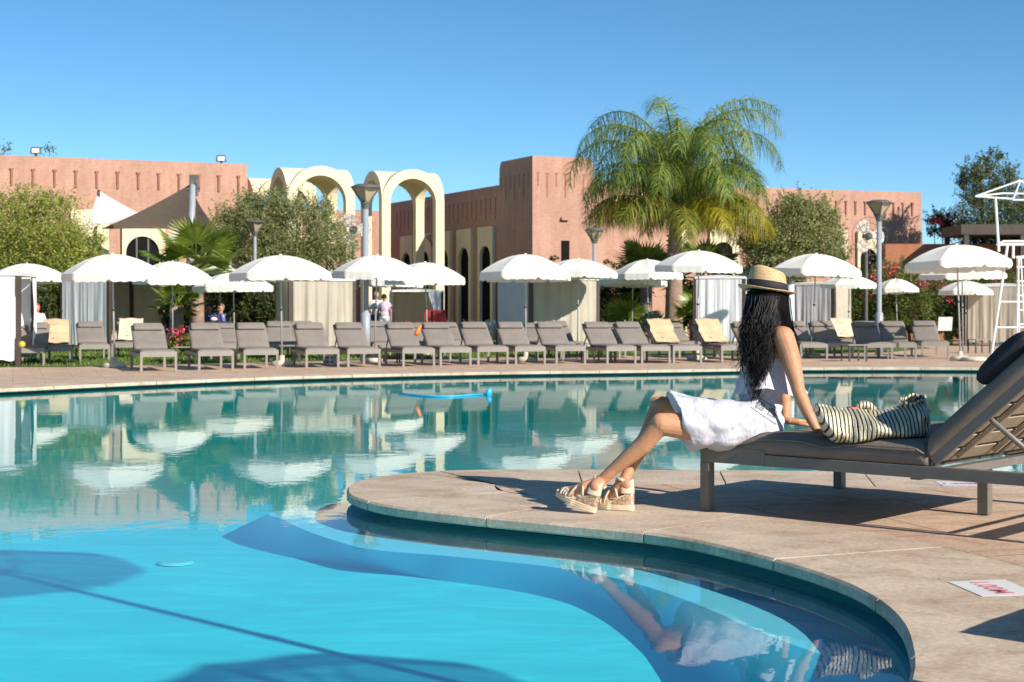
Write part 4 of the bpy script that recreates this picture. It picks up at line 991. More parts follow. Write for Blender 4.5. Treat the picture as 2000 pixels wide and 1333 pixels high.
o = MB().tube([(0, 0, 0), (.02, 0, .05), (.10, .02, .20)], [.03, .05, .02], 10).build('float_toy', simple('orange_vinyl', (.8, .22, .03), .4, .05), None, smooth=True); o.location = W(812, 656, 28.9); tag(o, 'orange float leaning between two front loungers', 'float')
o = MB().box((0, 0, 0), (.42, .02, .42), mat=Matrix.Rotation(.25, 3, 'X')).build('notice_board', 'white_plastic'); o.location = W(1846, 633, 46); tag(o, 'white notice with faint red print propped on a distant lounger', 'notice')
# ---------------------------------------------------------------- umbrellas
M['pole_pale'] = simple('pole_pale', (.42, .42, .42), .4, .1, 4, 0, metal=.2)
M['canvas_pale_shadow'] = fabric('canvas_pale_shadow', (.90, .88, .82), .02, 300, .8, .12, 2, trans=.3)
_nt = M['canvas_pale_shadow'].node_tree; _o = _nt.nodes['Material Output']; _s = _o.inputs[0].links[0].from_socket      # see-through mix added to lighten the umbrella shadows on the pool floor
_t = _nt.nodes.new('ShaderNodeBsdfTransparent'); _m = _nt.nodes.new('ShaderNodeMixShader'); _m.inputs[0].default_value = .36
_nt.links.new(_s, _m.inputs[1]); _nt.links.new(_t.outputs[0], _m.inputs[2]); _nt.links.new(_m.outputs[0], _o.inputs[0])
def dome(mb, R, z0, zt, n=8, sag=.03, nr=7, val=.13, sub=6):
    """panelled canopy, scalloped valance"""
    N = n*sub; prev = None; rings = []
    for k in range(nr+1):
        f = k/nr; ring = []
        for j in range(N):
            a = 2*PI*j/N; w_ = (j % sub)/sub; bulge = math.sin(PI*w_); r = R*f; cr = math.cos(PI/n)/math.cos((w_-.5)*2*PI/n)
            z = z0+val+(zt-z0-val)*(1-f**1.9)-.02*0+sag*.0
            r2 = r*cr; z += -.035*bulge*f*(1-f)*2
            ring.append(Vector((r2*math.cos(a), r2*math.sin(a), z)))
        rings.append(ring)
    i = len(mb.v); mb.v.append(Vector((0, 0, zt)))
    mb_r = rings[1:]; s0 = len(mb.v)
    for r in mb_r: mb.v += r
    for j in range(N): mb.f.append([i, s0+j, s0+(j+1) % N])
    for k in range(len(mb_r)-1):
        for j in range(N): mb.f.append([s0+k*N+j, s0+(k+1)*N+j, s0+(k+1)*N+(j+1) % N, s0+k*N+(j+1) % N])
def valance(mb, R, z0, val, n=8, sub=12):
    N = n*sub; i = len(mb.v)
    for k in range(3):
        for j in range(N):
            a = 2*PI*j/N; w_ = (j % sub)/sub; cr = math.cos(PI/n)/math.cos((w_-.5)*2*PI/n); e = min(w_, 1-w_)
            low = z0+(.05*max(0, 1-e/.06)**2)+.008*math.sin(j*2.1); z = (z0+val)*(1-k/2)+low*k/2
            r = R*cr*(1+.004*k*math.sin(j*1.9)+.006*k); mb.v.append(Vector((r*math.cos(a), r*math.sin(a), z)))
    for k in range(2):
        for j in range(N): mb.f.append([i+k*N+j, i+(k+1)*N+j, i+(k+1)*N+(j+1) % N, i+k*N+(j+1) % N])
ug = 'off-white umbrellas around the pool'
def umbrella(px, ptop, prim, pw, Y, lab, rz=0, base=True, xy=None, zt=None, z0=None, R=None, tilt=0, pr=1.0):
    s = Y/FP; x, y = XY(px, Y) if xy is None else xy
    zt = zt or CAMH-(ptop-HZ)*s; R = R or pw*s/2*1.02; z0 = z0 or CAMH-(prim-HZ)*s
    t = thing('umbrella', lab, 'umbrella', (x, y, 0), math.radians(rz), ug)
    if xy is None: t.rotation_euler = (math.radians(random.uniform(-2.5, 2.5)), math.radians(random.uniform(-2, 2)), math.radians(rz))
    val = min(.17, (zt-z0)*.30)
    cm_ = 'canvas' if xy is None else 'canvas_pale_shadow'; m = MB(); dome(m, R, z0, zt, val=val); cn = m.build('canopy', cm_, t, smooth=False, fix=False)
    m = MB(); valance(m, R, z0, val); m.build('valance', cm_, cn, smooth=True, fix=False)
    MB().ell((0, 0, zt+.003), (.03, .03, .022), 10, 6).build('finial', 'canvas', t, smooth=True)
    MB().tube([(tilt, 0, .02), (tilt*.4, 0, zt*.55), (0, 0, zt)], [.019*pr, .017*pr, .014*pr], 10).build('pole', 'pole_pale', t, smooth=True)
    MB().lathe([(.018, zt*.5), (.03, zt*.5), (.03, zt*.5+.04), (.018, zt*.5+.04)], (tilt*.45, 0, 0), 10).build('collar', 'black', t)
    for k in range(8):
        a = 2*PI*k/8; m = MB(); pts = [Vector((R*f*math.cos(a), R*f*math.sin(a), z0+val+(zt-z0-val)*(1-f**1.9)-.02)) for f in (0, .25, .5, .75, .98)]; m.tube(pts, .008, 4)
        m.bar((0, 0, zt-.55*(zt-z0)-.18), pts[2], .012); m.build('rib', 'white_metal', t)
    if base:
        MB().lathe([(.20, 0), (.22, .02), (.20, .08), (.10, .105), (.05, .10), (.05, .20), (.001, .20)], (tilt, 0, 0), 18).build('base', 'stone_base', t, smooth=True)
    return t
U = [(55,515,553,150,40,'umbrella at the left edge over the gap beside the white curtain',8,1),
 (224,497,550,190,28.2,'large umbrella in front of the white curtained cabana, left side',10,1),
 (337,511,556,150,38,'umbrella right behind the large left one, its left part hidden',20,0),
 (428,519,562,128,45,'smaller umbrella in front of the left fan palm',5,0),
 (458,533,571,150,40,'low umbrella behind the grey lamp pole at the left',12,0),
 (551,499,549,194,29.2,'large umbrella in front of the beige curtained cabana',14,1),
 (731,499,547,168,31.5,'umbrella touching the tall left lamp pole',4,1),
 (762,522,561,120,42,'far umbrella mostly hidden behind the one at the tall left lamp',9,0),
 (831,513,557,158,36,'umbrella on a leaning pole before the cream canopy pillar',18,1),
 (1027,497,549,180,31.6,'large umbrella before the shaded tower side',15,1),
 (1128,506,544,152,38,'umbrella under the small lamp, right of the large one before the tower',6,0),
 (1267,507,548,136,42,'umbrella left of the palm trunk, its right side overlapped',0,0),
 (1234,522,559,136,43.5,'low umbrella left of the palm, behind another umbrella',10,0),
 (1361,490,533,168,33,'large umbrella in front of the palm trunk, right of it',2,1),
 (1488,520,556,120,48,'umbrella hidden behind the straw hat',8,0),
 (1586,496,541,176,34.5,'large umbrella just right of the straw hat',17,1),
 (1657,538,563,112,42.3,'small distant umbrella left of the tall right lamp',5,0),
 (1754,545,573,90,46,'small distant umbrella right of the tall right lamp',3,0),
 (1876,478,528,206,32.3,'largest umbrella at the right, its pole in a double stone base',12,1),
 (1881,513,546,172,38,'umbrella directly behind the largest right one',8,0),
 (1886,549,577,106,46,'small distant umbrella below the largest right one',2,0)]
for px, pt_, pr, pw, Y, lab, rz, b in U: umbrella(px, pt_, pr, pw, Y, lab, rz, bool(b), tilt=(.06 if px == 831 else 0))
umbrella(0, 0, 0, 0, 1, 'umbrella outside the frame whose shadow lies on the pool floor', 10, True, (1.48, 3.78), 3.22, 2.84, .68, pr=1.5)
umbrella(0, 0, 0, 0, 1, 'second umbrella outside the frame, added to shade the bottom of the pool floor', 4, True, (2.95, 1.75), 2.8, 2.4, .66, pr=2)  # unseen umbrella, put here only for the dark area it casts
# second low stone block at the largest right umbrella
o = MB().lathe([(.24, 0), (.27, .02), (.25, .07), (.2, .09), (.001, .09)], n=20).build('stone_weight', 'stone_base', None, smooth=True); o.location = G(1877, 703.5)+Vector((.05, -.75, 0)); tag(o, 'flat round stone weight in front of the largest right umbrella pole', 'weight')
# ---------------------------------------------------------------- curtained cabanas
def curtain(mb, p0, p1, z0, z1, folds, amp, pinch=0, side=1):
    p0, p1 = Vector(p0), Vector(p1); d = (p1-p0); L = d.length; d.normalize(); nn = Vector((d.y, -d.x, 0))
    def fn(a, b):
        x = L*a; zz = z1+(z0-z1)*b; am = amp*(.35+.65*b)
        off = am*2.2*(noise.noise(Vector((a*folds*1.6, b*.5, p0.x)))+.7*noise.noise(Vector((a*folds*4.2, b*.8+a, p0.y)))+.25*math.sin(a*folds*6.3+b))
        if pinch: x = x*(1-pinch*math.sin(PI*min(1, b*1.1))**2) if side > 0 else L-(L-x)*(1-pinch*math.sin(PI*min(1, b*1.1))**2)
        return p0+d*x+nn*off+Vector((0, 0, zz+.015*math.sin(a*folds*2*PI)*(b > .99)))
    mb.grid(fn, max(40, int(folds*16)), 12)
def cabana(px, Y, ztop, S, th, lab, cl='curtain', cr='curtain_beige', left=1, front='open', roof=True, zb=.12, ls=1.0):
    t = thing('cabana', lab, 'cabana', (*XY(px, Y), 0), 0, 'curtained cabanas'); th = math.radians(th)
    r = Vector((math.cos(th), math.sin(th), 0)); l = Vector((-math.sin(th), math.cos(th), 0))*ls; cs = [Vector(), r*S, r*S+l*S, l*S]
    for c_ in cs: MB().box((c_.x, c_.y, ztop/2), (.09, .09, ztop), th).build('post', 'brown_post', t)
    m = MB()
    for a, b in zip(cs, cs[1:]+cs[:1]): m.bar(a+Vector((0, 0, ztop+.03)), b+Vector((0, 0, ztop+.03)), .10, .06)
    m.build('top_frame', 'white_plastic', t)
    if roof:
        ct = (cs[0]+cs[2])/2; m = MB(); i = len(m.v); e = [ct+(c_-ct)*1.04+Vector((0, 0, ztop+.062)) for c_ in cs]; m.v += e+[ct+Vector((0, 0, ztop+.12))]
        for k in range(4): m.f.append([k, (k+1) % 4, 4])
        m.f.append([3, 2, 1, 0]); m.build('roof', 'canvas', t)
    z = Vector((0, 0, 1))
    m = MB(); curtain(m, l*S*.97-r*.05, l*.06-r*.05, zb, ztop-.02, 5, .018); m.build('curtain', cl, t, smooth=True, fix=False)
    m = MB(); curtain(m, l*S+r*.06, l*S+r*S*.97, zb, ztop-.02, 4, .03); m.build('curtain', cr, t, smooth=True, fix=False)
    if front == 'open':
        m = MB(); curtain(m, r*S*.72-l*.05, r*S*.97-l*.05, zb, ztop-.02, 2, .018, .45, -1); m.build('curtain', cl, t, smooth=True, fix=False)
        m = MB(); curtain(m, r*S+l*.06, r*S+l*S*.95, zb, ztop-.02, 4, .03); m.build('curtain', cr, t, smooth=True, fix=False)
    else:
        m = MB(); curtain(m, r*.06-l*.05, r*S*.97-l*.05, zb, ztop-.02, 5, .03); m.build('curtain', cr, t, smooth=True, fix=False)
    return t
cabana(213, 42, 1.93, 2.7, 60, 'cabana with white side curtains and open beige inside, left of the scene', ls=.66)
cabana(36, 28.6, 1.70, 1.7, 98, 'cabana at the left frame edge with a bright white curtain', 'curtain', 'curtain', front='open')
cabana(567, 40, 1.85, 1.7, 20, 'beige curtained cabana with a white top rail in the left middle', 'curtain_beige', 'curtain_beige', front='closed')
cabana(1037, 38.5, 1.84, 1.9, 26, 'cabana with a lilac side curtain before the tower', 'curtain_lilac', 'curtain_beige', front='closed')
cabana(1452, 40, 1.9, 1.7, 80, 'white curtained cabana right behind the straw hat', 'curtain', 'curtain', ls=.74)
cabana(1628, 44, 1.80, 1.5, 60, 'cabana with grey-lilac side curtain and beige front, right of the hat', 'curtain_lilac', 'curtain_beige', front='closed')
cabana(2002, 46, 1.80, 1.7, 66, 'grey curtained cabana at the right frame edge', 'curtain_beige', 'curtain_beige')
cabana(766, 52, 1.72, 1.7, 6, 'small canopy with tied curtains behind the couple, under the cream canopy', 'curtain', 'curtain_beige', front='open')
rp = thing('curtain_roll', 'rolled white curtain standing right of the hat brim', 'curtain', (*XY(1545, 41), 0)); MB().tube([(0, 0, .1), (0, 0, 1.78)], [.10, .085], 12).build('roll', 'curtain', rp, smooth=True); MB().tube([(0, 0, 1.78), (0, 0, 1.86)], .11, 12).build('cap', 'lamp_dark', rp)
# ---------------------------------------------------------------- lifeguard chair
lf = thing('lifeguard_chair', 'tall white tubular lifeguard chair at the right edge', 'lifeguard chair', (*XY(1990, 32.3), 0))
s = 32.3/FP
def Lp(px, py, dy=0): p = W(px, py, 32.3+dy); return Vector((p.x-lf.location.x, p.y-lf.location.y, max(0, p.z)))
def lt_(name, *seg, r=.028, w_=None):
    m = MB()
    for a, b in seg: m.tube([a, b], r, 8)
    m.build(name, 'white_metal', lf)
lt_('leg', (Lp(1935, 705), Lp(1968, 478))); lt_('leg', (Lp(2062, 705), Lp(2040, 478))); lt_('leg', (Lp(1990, 690, 1.0), Lp(1988, 505, .3))); lt_('leg', (Lp(2070, 690, 1.0), Lp(2056, 505, .3)))
lt_('ladder', (Lp(1985, 704), Lp(1990, 505)), (Lp(2004, 704), Lp(1994, 505)), *[(Lp(1986, 690-k*28), Lp(2003, 690-k*28)) for k in range(7)], r=.018)
lt_('crossbar', (Lp(1951, 590), Lp(2050, 590)), (Lp(1943, 640), Lp(2055, 640)), (Lp(1951, 590), Lp(1990, 590, .6)), r=.02)
lt_('seat_frame', (Lp(1948, 478), Lp(2044, 478)), (Lp(1985, 503), Lp(2050, 503)), (Lp(1979, 476), Lp(1979, 505)), (Lp(1948, 478), Lp(1960, 472, 1)), (Lp(1960, 472, 1), Lp(2050, 472, 1)))
MB().box(Lp(2020, 502, .4), (.7, .5, .04)).build('seat', 'white_plastic', lf)
lt_('post', (Lp(1944, 385), Lp(1951, 492))); lt_('post', (Lp(2044, 385, .8), Lp(2046, 480, .8)))
lt_('roof_frame', (Lp(1905, 384), Lp(1978, 389)), (Lp(1978, 391), Lp(2060, 391)), (Lp(1905, 384), Lp(1993, 353)), (Lp(1993, 353), Lp(1978, 391)), (Lp(1993, 353), Lp(2030, 378)), (Lp(1905, 384), Lp(1960, 378, 1.2)), (Lp(1960, 378, 1.2), Lp(2050, 380, 1.2)), r=.02)
# red and white chairs in the distance
for x, lab in ((845, 'red plastic chair on the lawn, left of two'), (863, 'red plastic chair on the lawn, right of two')):
    t = thing('garden_chair', lab, 'chair', (*XY(x, 49), 0), .4)
    MB().box((0, 0, .55), (.45, .42, .04)).build('seat', 'red_plastic', t); MB().box((0, .22, .85), (.44, .04, .5)).build('backrest', 'red_plastic', t)
    for a in (-1, 1):
        for b in (-1, 1): MB().bar((a*.2, b*.18, 0), (a*.2, b*.18, .55), .04).build('leg', 'red_plastic', t)
tb = thing('restaurant_table', 'dark table with white cloths where people sit at the left', 'table', (*XY(412, 43.6), 0)); MB().box((0, 0, .74), (1.3, .8, .05)).build('table_top', 'dark_frame', tb); MB().box((0, 0, .36), (.1, .1, .72)).build('leg', 'dark_frame', tb)
for x, z, lab in ((-.3, .83, 'white napkin on the restaurant table, left one'), (.12, .83, 'white napkin on the restaurant table, right one')):
    o = MB().ell((0, 0, 0), (.10, .07, .06)).build('napkin', 'white_plastic'); o.location = (tb.location.x+x, tb.location.y-.2, z); tag(o, lab, 'napkin')
# ---------------------------------------------------------------- the near daybed
BEDA = Vector((.751, -.661, 0)).normalized(); BEDN = Vector((.661, .751, 0)).normalized(); BED0 = Vector((.952, 7.775, 0)); BW = 1.39; BL = 1.98; BZ = math.atan2(BEDA.y, BEDA.x)
bed = thing('daybed', 'wide dark grey padded daybed the woman sits on', 'daybed', BED0, BZ, 'dark grey daybeds beside the pool')
def ctop(x, y):
    """height of the seat pad top"""
    f = min(1, max(0, (x-.02)/.42)); f = f*f*(3-2*f); t = .347+.068*f
    e = min(x+.02, 1.235-x)/.07; t -= .035*(1-min(1, max(0, e)))**2
    e = min(y+.01, BW-.01-y)/.08; t -= .05*(1-min(1, max(0, e)))**2.2
    t -= .022*math.exp(-((x-.72)/.10)**2-((y-.05)/.25)**2)
    t += .004*noise.noise(Vector((x*6, y*6, 0)))
    return t
m = MB()
for y in (.022, BW-.022): m.box((BL/2+.2, y, .277), (BL-.36, .044, .056)).box((.19, y, .2885), (.38, .0445, .079))
m.box((.022, BW/2, .2885), (.044, BW-.09, .078)).box((BL-.022, BW/2, .277), (.044, BW-.09, .056)); m.box((1.26, BW/2, .272), (.05, BW-.09, .04)); m.box((.6, BW/2, .272), (.05, BW-.09, .04))
m.box((1.155, BW/2, .25), (.05, BW-.09, .03))
m.build('frame', 'grey_frame', bed, bevel=.003)
for x, y in ((.026, .026), (.026, BW-.026), (BL-.05, .026), (BL-.05, BW-.026)): MB().box((x, y, .125), (.053, .053, .249)).build('leg', 'grey_frame', bed, bevel=.003)
MB().box((1.155, .79, .125), (.056, .056, .24)).build('leg', 'grey_frame', bed, bevel=.003)
def pad(name, L, y0, y1, topf, bot, parent, mat, T=None):
    m = MB(); NU, NV = 40, 30
    top = [[None]*(NV+1) for _ in range(NU+1)]
    def pt(a, b, top_):
        x = L[0]+(L[1]-L[0])*a; y = y0+(y1-y0)*b
        z = topf(x, y) if top_ else bot
        return Vector((x, y, z))
    rows = []
    for a in range(NU+1):
        r = []
        for b in range(NV+1): r.append(pt(a/NU, b/NV, True))
        xx = r[0].x; e = min(a/NU, 1-a/NU)*(L[1]-L[0]); ins = .012
        zt0 = r[-1].z; zt1 = r[0].z
        r += [Vector((xx, y1+.012, zt0*.55+bot*.45)), Vector((xx, y1+.006, bot+.01)), Vector((xx, y1-.02, bot)), Vector((xx, (y0+y1)/2, bot)), Vector((xx, y0+.02, bot)), Vector((xx, y0-.006, bot+.01)), Vector((xx, y0-.012, zt1*.55+bot*.45))]
        if T: r = [T @ p for p in r]
        rows.append(r)
    m.rings(rows); return m.build(name, mat, parent, smooth=True)
pad('seat_cushion', (.0, 1.235), .012, BW-.012, ctop, .300, bed, 'cushion')
pp = MB()
for y in (.001, BW-.001):
    pp.tube([(x, y, (ctop(x, abs(y)+.01)-.006)) for x in [.02+1.2*k/30 for k in range(31)]], .0045, 6)
pp.build('piping', 'cushion', bed, smooth=True)
TH = math.radians(41); HX = 1.265
def Bk(l, y, h): return Vector((HX+l*math.cos(TH)-h*math.sin(TH), y, .318+l*math.sin(TH)+h*math.cos(TH)))
Tm = Matrix(((math.cos(TH), 0, -math.sin(TH), HX), (0, 1, 0, 0), (math.sin(TH), 0, math.cos(TH), .318), (0, 0, 0, 1)))
b = MB()
for y in (.03, BW-.03, BW/2): b.bar(Bk(0, y, .015), Bk(.84, y, .015), .03, .045)
b.bar(Bk(.83, .03, .015), Bk(.83, BW-.03, .015), .03, .04); bo = b.build('backrest', 'grey_frame', bed, bevel=.002)
m = MB()
for k in range(8): l = .045+.108*k; c_ = Bk(l, BW/2, .012); m.box(c_, (.085, BW-.12, .014), mat=Matrix.Rotation(-TH, 3, 'Y'))
m.build('slats', 'plank', bo, bevel=.002)
m = MB()
for y in (.16, .55, .85, 1.22): m.bar(Bk(.05, y, -.012), Bk(.80, y, -.012), .03, .02)
m.build('batten', 'plank', bo)
m = MB().tube([Bk(.33, .05, .0), Bk(.33, .05, -.02), (HX+.55, .07, .29)], .013, 8).tube([Bk(.33, BW-.05, -.0), (HX+.55, BW-.07, .29)], .013, 8).tube([(HX+.55, .07, .29), (HX+.55, BW-.07, .29)], .012, 8); m.build('strut', 'grey_frame', bo, smooth=True)
def btop(x, y):
    e = min(x, .86-x)/.07; t = .125-.05*(1-min(1, max(0, e)))**2
    e = min(y, BW-y)/.07; t -= .04*(1-min(1, max(0, e)))**2; return t+.003*noise.noise(Vector((x*7, y*7, 3)))
pad('back_cushion', (.0, .86), .012, BW-.012, btop, .03, bed, 'cushion', Tm)
def pillow(y0, y1):
    m = MB(); rows = []; NU = 14
    for a in range(NU+1):
        f = a/NU; yy = y0+(y1-y0)*f; e = min(f, 1-f)*NU/2.2; sc_ = math.sqrt(max(0, 1-(1-min(1, e))**2))*.8+.2; r = []
        for j in range(20):
            t = 2*PI*j/20; cx = abs(math.cos(t))**.7*math.copysign(1, math.cos(t)); cz = abs(math.sin(t))**.8*math.copysign(1, math.sin(t))
            l = .545+.165*cx*(.85+.15*sc_); h = .165+.062*cz*sc_+.006*noise.noise(Vector((l*9, yy*9, h if False else 0)))
            r.append(Bk(l, yy, h))
        rows.append(r)
    m.rings(rows); return m
pillow(.03, .66).build('pillow', 'navy_pillow', bed, smooth=True); pillow(.73, 1.36).build('pillow', 'navy_pillow', bed, smooth=True)
b2 = copy_tree(bed); b2.location = (1.81, 4.41, 0); b2['label'] = 'wide grey daybed beyond the lower right corner, shading the deck by the depth sign'
# ---------------------------------------------------------------- tote bag
bx = [(1592,787,799,.03),(1597,787,818,.06),(1606,790,838,.09),(1620,793,860,.12),(1640,796,872,.14),(1662,797,873,.15),(1685,799,870,.16),(1705,801,866,.165),(1725,800,863,.17),(1742,797,862,.17),(1757,793,861,.17),(1772,790,861,.17),(1785,788,861,.165),(1797,786,859,.15),(1806,786,838,.11),(1810,790,812,.06)]
BY = 7.33; bag_c = Vector(W(1700, 868, BY)); bag_root = thing('tote_bag', 'slouchy gold and black striped tote bag lying on the daybed', 'bag', (bag_c.x, bag_c.y, .40))
m = MB(); rows = []
from bisect import bisect
def bint(px):
    xs = [q[0] for q in bx]; i = min(len(xs)-2, max(0, bisect(xs, px)-1)); f = (px-xs[i])/(xs[i+1]-xs[i]); return [bx[i][k]*(1-f)+bx[i+1][k]*f for k in (1, 2, 3)]
for k in range(61):
    px = 1592.5+217*k/60; tp, bt, dp = bint(px); r = []
    for j in range(36):
        a = 2*PI*j/36; ca, sa = math.cos(a), math.sin(a); cz = abs(sa)**.75*math.copysign(1, sa); cy_ = abs(ca)**.8*math.copysign(1, ca)
        zc = (tp+bt)/2; hz = (bt-tp)/2; narrow = 1-.55*max(0, cz)**2
        p = W(px, zc-hz*cz, BY); p.y += dp*cy_*narrow
        nz = noise.noise(Vector((px*.018, cz*1.1, ca*1.3)))*.045+.016*max(0, math.sin(px*.06+cz*2))**3+noise.noise(Vector((px*.05, cz*2.5, ca*2+5)))*.018+.010*abs(noise.noise(Vector((px*.03+cz*1.5, 3, 1))))
        p.y += -nz*(1 if ca < 0 else -1)*1.2
        bp = p-BED0; lx, ly = bp.dot(BEDA), bp.dot(BEDN)
        if ly > .0 and lx < 1.235 and p.z < ctop(lx, ly)+.004: p.z = ctop(lx, ly)+.004
        r.append(p)
    rows.append(r)
m.rings(rows); m.build('body', 'bag', bag_root, org=Vector(bag_root.location), smooth=True)
# folded-back mouth of the bag
m = MB(); N = 40
def mouth(a, b):
    t = 2*PI*a; px = 1782+25*math.cos(t)*(1-.1*b); py = 781-4*math.cos(t)-8*math.sin(t); p = W(px, py+b*12, BY+.02+.08*math.sin(t)*(1-.2*b)); p.z += .006*math.sin(5*t); return p
m.grid(mouth, N, 4); m.tube([mouth(k/N, 0) for k in range(N)], .007, 8, closed=True); m.build('rim', 'bag', bag_root, org=Vector(bag_root.location), smooth=True)
m = MB(); m.grid(lambda a, b: mouth(a, .25).lerp(W(1782, 800, BY+.03), b), N, 4); m.build('lining', 'black', bag_root, org=Vector(bag_root.location))
m = MB(); m.tube([W(1710, 803, BY+.03), W(1697, 792, BY+.02), W(1685, 790, BY+.01), W(1668, 801, BY+.02)], [.016, .02, .02, .016], 8); m.build('handle', 'bag', bag_root, org=Vector(bag_root.location), smooth=True)
MB().box(W(1668, 801, BY+.02), (.065, .05, .03), .3).build('red_pouch', 'red_plastic', bag_root, org=Vector(bag_root.location), bevel=.006)
# ---------------------------------------------------------------- depth signs on the deck
def sign(corners, txt, lab, size, rot, pos):
    c = sum((G(*p) for p in corners), Vector())/4
    t = thing('depth_sign', lab, 'sign', (c.x, c.y, 0)); m = MB()
    pl = [G(*p)-c for p in corners]; m.prism([(p.x, p.y) for p in pl], .0008, .0022); m.build('plate', 'white_tile', t)
    cu = bpy.data.curves.new('t', 'FONT'); cu.body = txt; cu.size = size; cu.align_x = 'CENTER'; cu.align_y = 'CENTER'; cu.extrude = .0005; cu.offset = .0015
    o = bpy.data.objects.new('tmp', cu); col.objects.link(o); bpy.context.view_layer.update()
    me = bpy.data.meshes.new_from_object(o.evaluated_get(bpy.context.evaluated_depsgraph_get())); bpy.data.objects.remove(o)
    l = link('lettering', me, 'red_paint', t); l.location = (*(G(*pos)-c).xy, .0032); l.rotation_euler = (0, 0, rot)
M['white_tile'] = simple('white_tile', (.78, .76, .75), .35, .04, 12, .05); M['red_paint'] = simple('red_paint', (.60, .20, .25), .5, .25, 60, 0)
q = [(1850, 1137), (1962, 1133), (2030, 1163), (1918, 1166)]
e = G(1918, 1166)-G(1850, 1137); sign(q, '1.00M', 'white depth sign with red lettering 1.00M set in the deck at the lower right', .10, math.atan2(e.y, e.x), (1934, 1149))
q = [(1824, 941), (1915, 944), (1925, 949), (1842, 949)]; sign(q, '1.40M', 'white depth sign lying beyond the daybed, partly hidden by its rail', .09, 0.0, (1875, 946))
M['drain'] = simple('drain', (.18, .62, .72), .5, .05, 9, 0)
dc = MB().lathe([(.001, .012), (.08, .012), (.095, .004), (.095, 0)], n=28).build('drain_cover', 'drain'); dc.location = G(343, 1102, -.30)+Vector((0, 0, .004)); tag(dc, 'round white drain cover on the pool floor at the left', 'drain cover')
M['hose'] = simple('hose', (.04, .42, .72), .35, .05, 5, 0)
hs = thing('pool_hose', 'bright blue hose floating on the water with a knob at its right end', 'hose', G(955, 772, -.085))
pts = [G(x, y, -.075)-Vector(hs.location) for x, y in ((778, 768), (800, 771), (830, 774), (870, 775), (910, 773), (948, 770))]
MB().tube(pts, .012, 8).build('tube', 'hose', hs, smooth=True); MB().tube([Vector((-.02, 0, -.02)), Vector((.01, 0, .09))], [.045, .03], 10).build('knob', 'hose', hs, smooth=True)
# ---------------------------------------------------------------- the woman
wr = thing('person', 'woman with long black hair in a white dress leaning back on the daybed', 'person', (1.27, 7.8, 0)); WO = Vector(wr.location)
def C(*a): return [(W(x, y, Y), r) for x, y, Y, r in a]
# shoes first: their frames place the feet
def shoe_frame(heel, toe, roll=0):
    t = (toe-heel).normalized(); u = Vector((0, 0, 1)); u = (u-t*u.dot(t)).normalized(); s = t.cross(u).normalized()
    return heel, t, u, s
H1 = W(1162, 1003, 7.64); T1 = W(1079, 963, 7.80); S1 = shoe_frame(H1+Vector((0, 0, .002)), T1)
H2 = W(1237, 999, 7.76); H2.z = .002; T2 = H2+Vector((-.80, .52, 0)).normalized()*.245; S2 = shoe_frame(H2, T2)
def SP(S, a, s_, h): return S[0]+S[1]*a+S[3]*s_+S[2]*h
SL = .245
def insole(a): f = max(0, min(1, 1-a/.155)); return .028+.062*f*f*(3-2*f)
body = MB()
def foot(S, ankle):
    body.chain([(ankle, .036), (SP(S, .035, 0, .028+.062+.035), .034), (SP(S, .030, 0, .028+.062+.026), .028)])
    body.chain([(ankle, .035), (SP(S, .09, 0, insole(.09)+.045), .036), (SP(S, .15, .0, insole(.15)+.026), .031), (SP(S, .18, 0, insole(.18)+.020), .024)])
    body.chain([(SP(S, .14, .022, insole(.15)+.02), .024), (SP(S, .185, .026, .045), .018)]); body.chain([(SP(S, .14, -.022, insole(.15)+.018), .022), (SP(S, .175, -.028, .043), .015)])
    for k, (s_, L, r) in enumerate(((.030, .238, .0115), (.013, .240, .0085), (-.001, .233, .008), (-.014, .224, .0075), (-.027, .213, .007))):
        body.chain([(SP(S, .175, s_*.9, .044), r*1.25), (SP(S, .175+(L-.175)*.6, s_, .043), r*1.1), (SP(S, L-r, s_, .036), r)])
A1 = W(1170, 944, 7.70); A2 = W(1216, 945, 7.80)
foot(S1, A1); foot(S2, A2)
K1 = W(1293, 829, 7.60); K2 = W(1289, 795, 7.93)
HP1 = W(1462, 842, 7.70); HP2 = W(1462, 832, 7.98)
def lerp(a, b, t): return a.lerp(b, t)
def leg(hp, kn, an):
    body.chain([(hp, .088), (lerp(hp, kn, .35), .082), (lerp(hp, kn, .75), .066), (kn, .056)])
    body.chain([(kn+Vector((-.005, 0, .004)), .053)]+[(kn, .054)])
    d = (an-kn).normalized(); back = d.cross(Vector((0, 1, 0))).normalized(); back = back if back.z < 0 else -back
    body.chain([(kn, .052), (lerp(kn, an, .12), .048), (lerp(kn, an, .32)+back*.010, .0475), (lerp(kn, an, .5)+back*.006, .042), (lerp(kn, an, .75), .031), (lerp(kn, an, .93), .0285), (an, .031)])
leg(HP1, K1, A1); leg(HP2, K2, A2)
pel = W(1480, 832, 7.86); body.ell(pel, (.115, .17, .10)); ab = W(1484, 778, 7.88); ch = W(1495, 712, 7.88); ut = W(1500, 665, 7.86)
body.seg(pel, ab, .115, .098); body.ell(W(1490, 735, 7.88), (.095, .145, .12)); body.ell(W(1497, 690, 7.87), (.088, .150, .11)); body.seg(ab, ch, .095, .10)
body.ell(W(1472, 708, 7.80), (.05, .055, .055)); body.ell(W(1470, 708, 7.96), (.05, .055, .055))
SH1 = W(1530, 659, 7.70); SH2 = W(1482, 655, 8.04)
nk = W(1503, 632, 7.86); body.chain([(ut, .075), (W(1502, 645, 7.86), .055), (nk, .045), (W(1500, 608, 7.87), .045)])
body.seg(W(1512, 655, 7.79), SH1, .05, .055); body.seg(W(1492, 652, 7.93), SH2, .05, .05)
